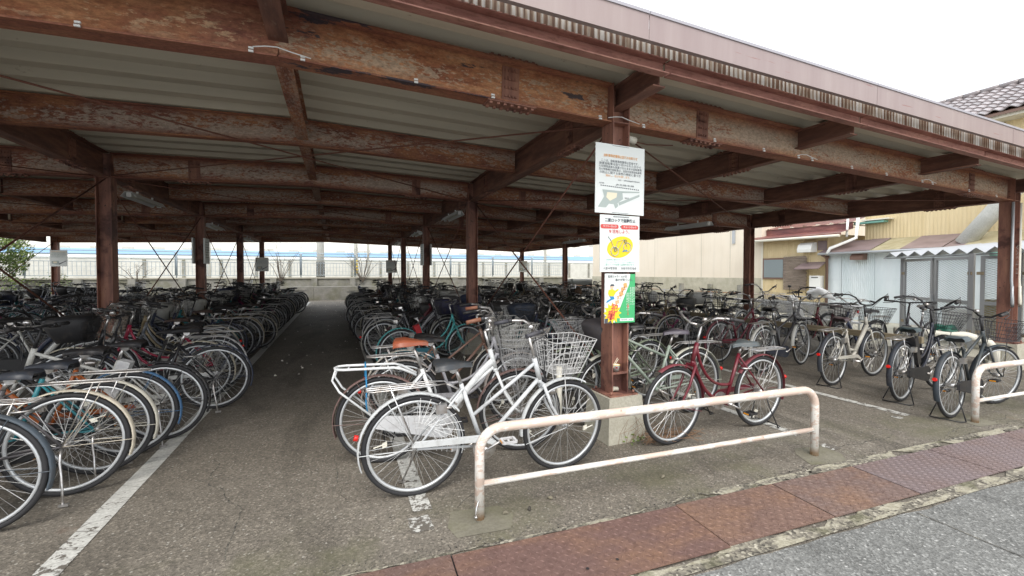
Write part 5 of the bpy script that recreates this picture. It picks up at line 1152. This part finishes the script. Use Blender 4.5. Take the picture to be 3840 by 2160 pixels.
b = MB(); b.tube([(XB + .2, 8.6, 3.35), (XB + .1, 8.6, 2.65), (XB - .3, 9.15, 2.33), (XB - .35, 9.2, 2.15)], .05, 8); b.tube([(XB + .1, 8.85, 3.3), (XB + .05, 8.85, 2.7)], .035, 8); ob('drain_pipe', b.mesh('drain_pipe', M['offwhite']), t)
# tall ochre house
XU = XB + .85
t = thing('tall_ochre_house', 'tall ochre corrugated house with a glazed brown tile roof', 'house')
corr('wall', XU, -6, 8.75, 0, 5.75, .09, .006, M['yellow_wall'], t); sbox('wall_core', XU + .015, XU + 5, -6, 8.75, 0, 5.7, M['yellow_wall'], t)
sbox('sheet_end', XU - .25, XU - .01, 8.1, 8.95, 3.14, 3.2, M['ink_green'], t); sbox('sheet_end', XU - .3, XU - .012, 7.95, 8.7, 3.22, 3.26, M['ivory'], t)
b = MB(); b.tube([(XU - .003, 5.93, 2.8), (XU - .12, 5.93, 2.8)], .13, 14); ob('round_vent', b.mesh('round_vent', M['chrome']), t)
b = MB(); b.tube([(XU - .05, 5.6, 5.5), (XU - .05, 5.6, 3.2), (XU - .05, 5.5, 2.98), (XU - .05, 5.35, 2.92)], .035, 8); b.tube([(XU - .05, 4.95, 2.9), (XU - .05, 4.85, 2.85), (XU - .05, 4.75, 2.6)], .035, 8); ob('drain_pipe', b.mesh('drain_pipe', M['ivory']), t)
X0t, Z0t, Y0t = 15.75, 5.66, 8.35; ROWN, COLN = 11, 26; ex_, wy_ = .28, .29; sl = rad(27)
sbox('eave_board', X0t + .1, XU + .05, -6, Y0t - .1, 5.5, 5.6, M['ivory'], t)
b = MB(); L = ex_ * ROWN; c_, s_ = math.cos(sl), math.sin(sl)
b.add([(X0t, -6, Z0t - .03), (X0t, Y0t, Z0t - .03), (X0t + L * c_, Y0t, Z0t + L * s_ - .03), (X0t + L * c_, -6, Z0t + L * s_ - .03), (X0t, -6, Z0t - .1), (X0t, Y0t, Z0t - .1)], [(0, 3, 2, 1), (0, 1, 5, 4)]); ob('roof', b.mesh('roof', M['brown']), t)
b = MB(); vs = []
for i in range(9):
    u = i / 8; zz = .035 * math.sin(u * 2 * math.pi - .6) + .012; vs += [(0, u * wy_ * 1.03, zz + .012), (ex_ * 1.1, u * wy_ * 1.03, zz - .004), (0, u * wy_ * 1.03, zz - .012)]
b.add(vs, [(3 * i, 3 * i + 1, 3 * i + 4, 3 * i + 3) for i in range(8)], True); b.add(vs, [(3 * i, 3 * i + 3, 3 * i + 5, 3 * i + 2) for i in range(8)])
tm = b.mesh('roof_tile', M['tile'])
for i in range(ROWN):
    for j in range(COLN):
        o = ob('roof_tile', tm, t); d = i * ex_; o.location = (X0t - .04 + d * c_, Y0t - (j + 1) * wy_, Z0t + d * s_ + .01 + R_.uniform(-.003, .003)); o.rotation_euler = (0, -sl + rad(2), 0)
b = MB()
for j in range(22): b.tube([(X0t + L * c_, Y0t + .05 - j * .4, Z0t + L * s_ + .03), (X0t + L * c_, Y0t + .05 - j * .4 - .39, Z0t + L * s_ + .05)], [.1, .085], 10)
ob('ridge_tiles', b.mesh('ridge_tiles', M['tile']), t)
# concrete strut pole
b = MB(); b.tube([(15.6, 6.02, 2.3), (15.6, 5.2, 3.48), (15.6, 3.8, 5.7)], [.2, .19, .18], 18); tag(ob('leaning_pole', b.mesh('leaning_pole', M['far_grey'])), 'thick grey concrete pole leaning over the mesh cage', 'pole')
b = MB(); b.tube([(14.6, 5.1, 1.9), (14.6, 5.1, 2.12)], .07, 10); tag(ob('pipe_cap', b.mesh('pipe_cap', M['ink_green'])), 'grey green pipe end above the cage roof', 'pipe')
# chain link fence
t = thing('chain_link_fence', 'low chain link fence with a thin rusty top rail before the houses', 'fence', (11.6, 6.2, 0))
b = MB(); L = 15.6
b.tube([(0, 0, .88), (0, L, .88)], .014, 6); ob('top_rail', b.mesh('top_rail', mat('fence_rail', rough=.6, build=lambda t, b: setc(t, b, ramp(t, nz(t, coord(t, (1, .4, 1)), 1., 3), [(.45, (.5, .5, .5)), (.55, (.45, .22, .1))])))), t)
for i in range(8): b = MB(); b.tube([(0, .1 + i * 2.2, 0), (0, .1 + i * 2.2, .9)], .02, 8); ob('fence_post', b.mesh('fence_post', M['galv']), t)
b = MB(); p = .09; k = 0
y = 0
while y < L:
    for s_ in (-1, 1):
        h = .82; a = (0.002 * s_, y if s_ > 0 else y + h, .05); c = (0.002 * s_, (y + h) if s_ > 0 else y, .87)
        b.add([(a[0], a[1] - .003, a[2]), (a[0], a[1] + .003, a[2]), (c[0], c[1] + .003, c[2]), (c[0], c[1] - .003, c[2])], [(0, 1, 2, 3)])
    y += p
ob('chain_link', b.mesh('chain_link', M['galv']), t, kind='stuff')
# verge behind the shelter on the right: pale concrete
b = MB(); b.add([(10.55, 2.3, .006), (XB - .03, 2.3, .006), (XB - .03, 24, .006), (10.0, 24, .006)], [(0, 1, 2, 3)]); ob('concrete_path', b.mesh('concrete_path', M['concrete']), kind='structure')
pp = MB()
# mesh cage
P0, P1, P2 = Vector((12.85, 6.05, 0)), Vector((11.6, 4.35, 0)), Vector((11.75, 3.75, 0)); P3 = Vector((11.25, 3.0, 0))
t = thing('mesh_cage', 'grey steel store cage with expanded mesh doors and a zigzag sheet roof', 'cage'); HC = 1.86
def cage_face(A, B, nd, top=HC, solid=False, namep='mesh'):
    d = (B - A); L = d.length; d.normalize(); m = Matrix.Translation(A) @ Matrix.Rotation(math.atan2(d.y, d.x), 4, 'Z')
    for i in range(nd):
        a, c = L * i / nd + .05, L * (i + 1) / nd - .012
        if nd == 1: a, c = .06, L - .06
        dr = MB(); fw = .06
        dr.box(a, c, -.02, .02, .08, .08 + fw, m); dr.box(a, c, -.02, .02, top - fw - .02, top - .02, m); dr.box(a, a + fw, -.021, .019, .08, top - .02, m); dr.box(c - fw, c, -.021, .019, .08, top - .02, m); dr.box(a + fw, c - fw, -.019, .019, .88, .95, m)
        do = ob('door', dr.mesh('door', M['steel_grey']), t)
        for z0, z1 in ((.14, .88), (.95, top - .08)):
            b = MB()
            if solid: b.box(a + fw, c - fw, -.005, .005, z0, z1, m); ob('panel', b.mesh('panel', M['steel_grey']), do); continue
            px, pz = .105, .045; nx = int((c - a - 2 * fw) / px); nzn = int((z1 - z0) / pz); px = (c - a - 2 * fw) / nx; pz = (z1 - z0) / nzn; w_ = .0032
            for r2 in range(nzn):
                for q in range(nx):
                    x0 = a + fw + q * px; zc = z0 + (r2 + .5) * pz; xm = x0 + px / 2
                    for (u, v, uu, vv) in ((x0, zc, xm, zc + pz / 2), (xm, zc + pz / 2, x0 + px, zc), (x0, zc, xm, zc - pz / 2), (xm, zc - pz / 2, x0 + px, zc)):
                        b.add([m @ Vector(p_) for p_ in ((u, -.004, v - w_), (uu, -.004, vv - w_), (uu, .004, vv + w_), (u, .004, v + w_))], [(0, 1, 2, 3)])
            ob('expanded_mesh', b.mesh('expanded_mesh', M['galv']), do, kind='stuff')
        b = MB()
        for z in (.35, 1.5): b.box((a if i == 0 else c) - .05, (a if i == 0 else c) + .05, -.035, -.02, z - .03, z + .03, m)
        ob('hinge', b.mesh('hinge', M['wood']), do)
    return m
m1 = cage_face(P0, P1, 2); cage_face(P1 + Vector((.02, -.05, 0)), P2, 1); cage_face(P2 + Vector((-.02, -.05, 0)), P3, 1, solid=True)
bk = Vector((1.1, -.8, 0))
b = MB()
for P in (P0, P1, P2, P3, P0 + bk, P2 + bk): b.box(P.x - .035, P.x + .035, P.y - .035, P.y + .035, 0, HC + .03)
ob('frame_post', b.mesh('frame_post', M['steel_grey']), t)
b = MB(); b.box(0, .12, -.05, -.02, .86, .92, m1 @ Matrix.Translation(((P1 - P0).length / 2 - .06, 0, 0))); b.box(0.05, .09, -.06, -.02, .7, 1.05, m1 @ Matrix.Translation(((P1 - P0).length / 2 - .06, 0, 0))); ob('latch', b.mesh('latch', M['galv']), t)
b = MB(); dv = (P3 - P0); L = dv.length + .5; dv.normalize(); m = Matrix.Translation(P0 - dv * .25) @ Matrix.Rotation(math.atan2(dv.y, dv.x), 4, 'Z'); n = 11; poly_ = []
for i in range(2 * n + 1): poly_.append((L * i / (2 * n), HC + .03 + (.11 if i % 2 else 0)))
vs = [];
for x, z in poly_: vs += [m @ Vector((x, -.25, z)), m @ Vector((x, 1.8, z + .22)), m @ Vector((x, -.25, z + .012)), m @ Vector((x, 1.8, z + .232))]
b.add(vs, [(4 * i, 4 * i + 1, 4 * i + 5, 4 * i + 4) for i in range(2 * n)] + [(4 * i + 2, 4 * i + 6, 4 * i + 7, 4 * i + 3) for i in range(2 * n)] + [(4 * i, 4 * i + 4, 4 * i + 6, 4 * i + 2) for i in range(2 * n)]); ob('roof', b.mesh('roof', M['galv']), t)
b = MB(); b.box(-.1, L + .1, -.2, -.14, HC - .0, HC + .028, m); ob('roof_rail', b.mesh('roof_rail', M['steel_grey']), t)
# boxes inside the cage
tag(sbox('storage_bin', 12.6, 13.2, 4.6, 5.2, 0, .7, M['offwhite'], None), 'white bin seen through the mesh cage doors', 'bin'); tag(sbox('yellow_crate', 12.5, 12.8, 4.3, 4.55, 0, .95, M['olive'], None), 'yellowish crate seen through the mesh cage doors', 'crate')

# ------------------------------------------------------------------ rear: retaining wall, fence, station side
t = thing('retaining_wall', 'stepped grey concrete retaining wall at the end of the lane', 'wall')
x = -30
while x < 13: sbox('wall_block', x + .006, x + 2.394, 25.9, 27, 0, .755 + R_.uniform(-.004, .004), M['concrete_grey'], t); x += 2.4
sbox('upper_wall', -30, 15, 26.9, 27.3, .7, 1.2, M['concrete_grey'], t); sbox('coping', -30, 15, 26.82, 27.35, 1.201, 1.27, M['concrete'], t)
for x in [-28 + i * 2.05 for i in range(21)]: sbox('buttress', x, x + .3, 26.62, 26.82, .75, 1.22, M['concrete_grey'], t)
b = MB(); b.add([(-60, 27.3, 1.1), (60, 27.3, 1.1), (60, 45, 1.1), (-60, 45, 1.1)], [(0, 1, 2, 3)]); ob('station_ground', b.mesh('station_ground', M['concrete']), kind='structure')
t = thing('tube_fence', 'grey tube and bar fence on top of the retaining wall', 'fence', (0, 27.05, 1.27))
fw, fh = 2.9, 1.36; b = MB(); c = .1
b.tube([(.04, 0, .12)] + arc((.04 + c, 0, fh - c), c, PI, PI / 2, 4, 'xz') + arc((fw - .04 - c, 0, fh - c), c, PI / 2, 0, 4, 'xz') + [(fw - .04, 0, .12)], .024, 6)
for z in (.12, .82, 1.02, 1.2): b.tube([(.04, 0, z), (fw - .04, 0, z)], .017, 6)
fr_m = b.mesh('panel', M['fence_steel']); b = MB()
for i in range(1, 17): b.tube([(i * fw / 17, 0, .12), (i * fw / 17, 0, .82)], .01, 4, cap=False)
for z in (.35, .58): b.tube([(.04, 0, z), (fw - .04, 0, z)], .006, 4, cap=False)
bars_m = b.mesh('bars', M['fence_steel']); b = MB(); b.tube([(0, 0, -.02), (0, 0, fh + .02)], .03, 8); pm = b.mesh('fence_post', M['fence_steel'])
for i in range(15):
    o = ob('panel', fr_m, t, loc=(-28 + i * fw, 0, 0)); ob('bars', bars_m, o); ob('fence_post', pm, t, loc=(-28 + i * fw, .03, 0))
t = thing('panel_wall', 'long wall of pale concrete panels beyond the tube fence', 'wall', (0, 33, 1.1)); x = -45
while x < 40: sbox('wall_panel', x + .02, x + 1.98, 0, .1, 0, 1.25, M['far_grey'], t); sbox('panel_post', x - .08, x + .08, -.06, -.002, 0, 1.28, M['concrete_grey'], t); x += 2
t = thing('station_shelter', 'long low white platform building with a pale blue roof edge', 'building', (0, 45, 0))
sbox('wall', -60, 50, .3, 6, 0, 3.05, M['offwhite'], t); sbox('roof_edge', -62, 52, -.6, 6.5, 3.06, 3.5, M['blue'], t)
for i in range(18): sbox('column', -58 + i * 6, -57.8 + i * 6, -.4, -.2, 0, 3.05, M['offwhite'], t)
sbox('white_band', -62, 52, -.65, -.61, 2.75, 3.0, M['offwhite'], t)
t = thing('pale_apartment_block', 'very pale wide building far behind the station', 'building', (0, 90, 0))
sbox('wall', -80, 70, 0, 10, 0, 16, M['far_cream'], t)
for i in range(36):
    for j in range(3): wv = sbox('window', -78 + i * 4.1, -76.4 + i * 4.1, -.1, -.002, 4.4 + j * 3.6, 6 + j * 3.6, M['far_grey'], t)
for i in range(3): sbox('blue_letter', -36 + i * 3.1, -34 + i * 3.1, -.12, -.003, 7.4, 9.4, M['print_blue'], t)
# utility poles behind
def pole(x, y, r, h, label, m='far_grey', band=False, mesh=False):
    t = thing('utility_pole', label, 'pole', (x, y, 0)); b = MB(); b.tube([(0, 0, 0), (0, 0, h)], [r, r * .8], 14); ob('shaft', b.mesh('shaft', M[m]), t)
    if band:
        b = MB(); [b.tube([(0, 0, 1.5 + i * .2), (0, 0, 1.6 + i * .2)], r + .01, 14) for i in range(5)]; ob('warning_band', b.mesh('warning_band', M['ink_yellow']), t)
    if mesh:
        b = MB()
        for i in range(14):
            for s_ in (-1, 1): b.tube([((r + .01) * math.cos(a * s_ + i * .45), (r + .01) * math.sin(a * s_ + i * .45), 1.2 + a * .35) for a in [j * .35 for j in range(9)]], .008, 3, cap=False)
        ob('ivy_guard', b.mesh('ivy_guard', M['black']), t, kind='stuff')
pole(-.9, 27.8, .22, 9, 'stout grey pole wrapped in a dark net just left of the lane end', mesh=True); pole(1.2, 31, .13, 9, 'slim pole with yellow bands beyond the fence at the lane end', band=True); pole(2.0, 31, .09, 9, 'second slim pole beside the yellow banded one')
pole(-16.6, 30, .2, 9, 'beige pole left of the big left pillar', 'cream_wall'); pole(-14.2, 31, .2, 9, 'grey pole right of the big left pillar'); pole(-7.2, 31, .12, 9, 'thin pale pole between the left pillars'); pole(14.6, 29, .12, 9, 'slim ladder pole near the cream building')
# trees and shrubs
def leaf_cloud(b, c, R, n, s0, s1, rr, flat=1.):
    for k in range(n):
        while True:
            p = Vector((rr.uniform(-1, 1), rr.uniform(-1, 1), rr.uniform(-1, 1)))
            if .25 < p.length < 1: break
        q = Vector(c) + Vector((p.x * R, p.y * R, p.z * R * flat)); 
        if noise.noise(q * 1.3) < -.12: continue
        n_ = Vector((rr.gauss(0, 1), rr.gauss(0, 1), rr.gauss(0, 1))).normalized(); u = n_.orthogonal().normalized(); v = n_.cross(u); s_ = rr.uniform(s0, s1)
        b.add([q - u * s_, q + v * s_ * .45, q + u * s_, q - v * s_ * .45], [(0, 1, 2, 3)])
rr = random.Random(11)
t = thing('broadleaf_tree', 'leafy green tree beyond the rear left corner of the shelter', 'tree', (-13.8, 24.6, 0))
b = MB(); b.tube([(0, 0, 0), (.1, .05, 1.), (-.1, .1, 2.1), (.1, 0, 3.2)], [.12, .1, .07, .03], 8)
for i in range(9): a = i * 2.4; b.tube([(0, 0, 1. + i * .2), (.5 * math.cos(a), .5 * math.sin(a), 1.5 + i * .22), (1.3 * math.cos(a), 1.2 * math.sin(a), 1.7 + i * .25)], [.035, .022, .008], 5)
ob('trunk', b.mesh('trunk', M['bark']), t)
b = MB()
for c, R in (((0, 0, 2.7), 1.3), ((1.2, -.4, 2.6), .9), ((-1.2, 0, 2.4), 1.2), ((.9, 0, 1.9), .75), ((0, -.4, 1.5), .9), ((-1, 0, 1.3), 1.)): leaf_cloud(b, c, R, int(2600 * R * R), .035, .08, rr, .8)
ob('crown', b.mesh('crown', M['leaf']), t)
t = thing('hedge_bush', 'low straggling bush at the foot of the leafy tree', 'bush', (-13.2, 24.2, 0)); b = MB(); [leaf_cloud(b, (i * .8 - 2, 0, .8 + .2 * (i % 2)), .6, 420, .03, .06, rr) for i in range(6)]; ob('crown', b.mesh('crown', M['leaf']), t)
def bare(x, y, z, label, h=1.6, n=9, spread=.7):
    b = MB()
    for k in range(n):
        a = rr.uniform(0, 6.28); top = Vector((math.cos(a) * spread * rr.uniform(.4, 1.3), .3 * math.sin(a), h * rr.uniform(.6, 1.1))); mid = top * .5 + Vector((rr.gauss(0, .08), 0, .1)); b.tube([(0, 0, 0), mid, top], [.018, .012, .005], 4, cap=False)
        for _ in range(4): st = mid.lerp(top, rr.random()); b.tube([st, st + Vector((rr.gauss(0, .25), rr.gauss(0, .1), rr.uniform(.1, .35)))], [.007, .003], 3, cap=False)
    return tag(ob('bare_shrub', b.mesh('bare_shrub', M['bark']), loc=(x, y, z)), label, 'shrub', 'bare shrubs at the rear fence')
bare(-2.9, 26.75, .95, 'bare leafless shrub at the rear fence left of the lane', 2.0, 12, 1.); bare(1.4, 26.75, .95, 'bare leafless shrub at the rear fence right of the lane', 2.1, 14, 1.1); bare(-9.2, 26.75, .95, 'low bare twiggy shrub behind the crossed rods on the left', 1.0, 7, .9)
b = MB(); b.box(-.16, .16, -.02, .02, .0, .75); b.extr([(-.16, .75), (.16, .75), (0, .95)], -.02, .02)
print('bicycles filled', cnt, 'objects', len(bpy.data.objects))
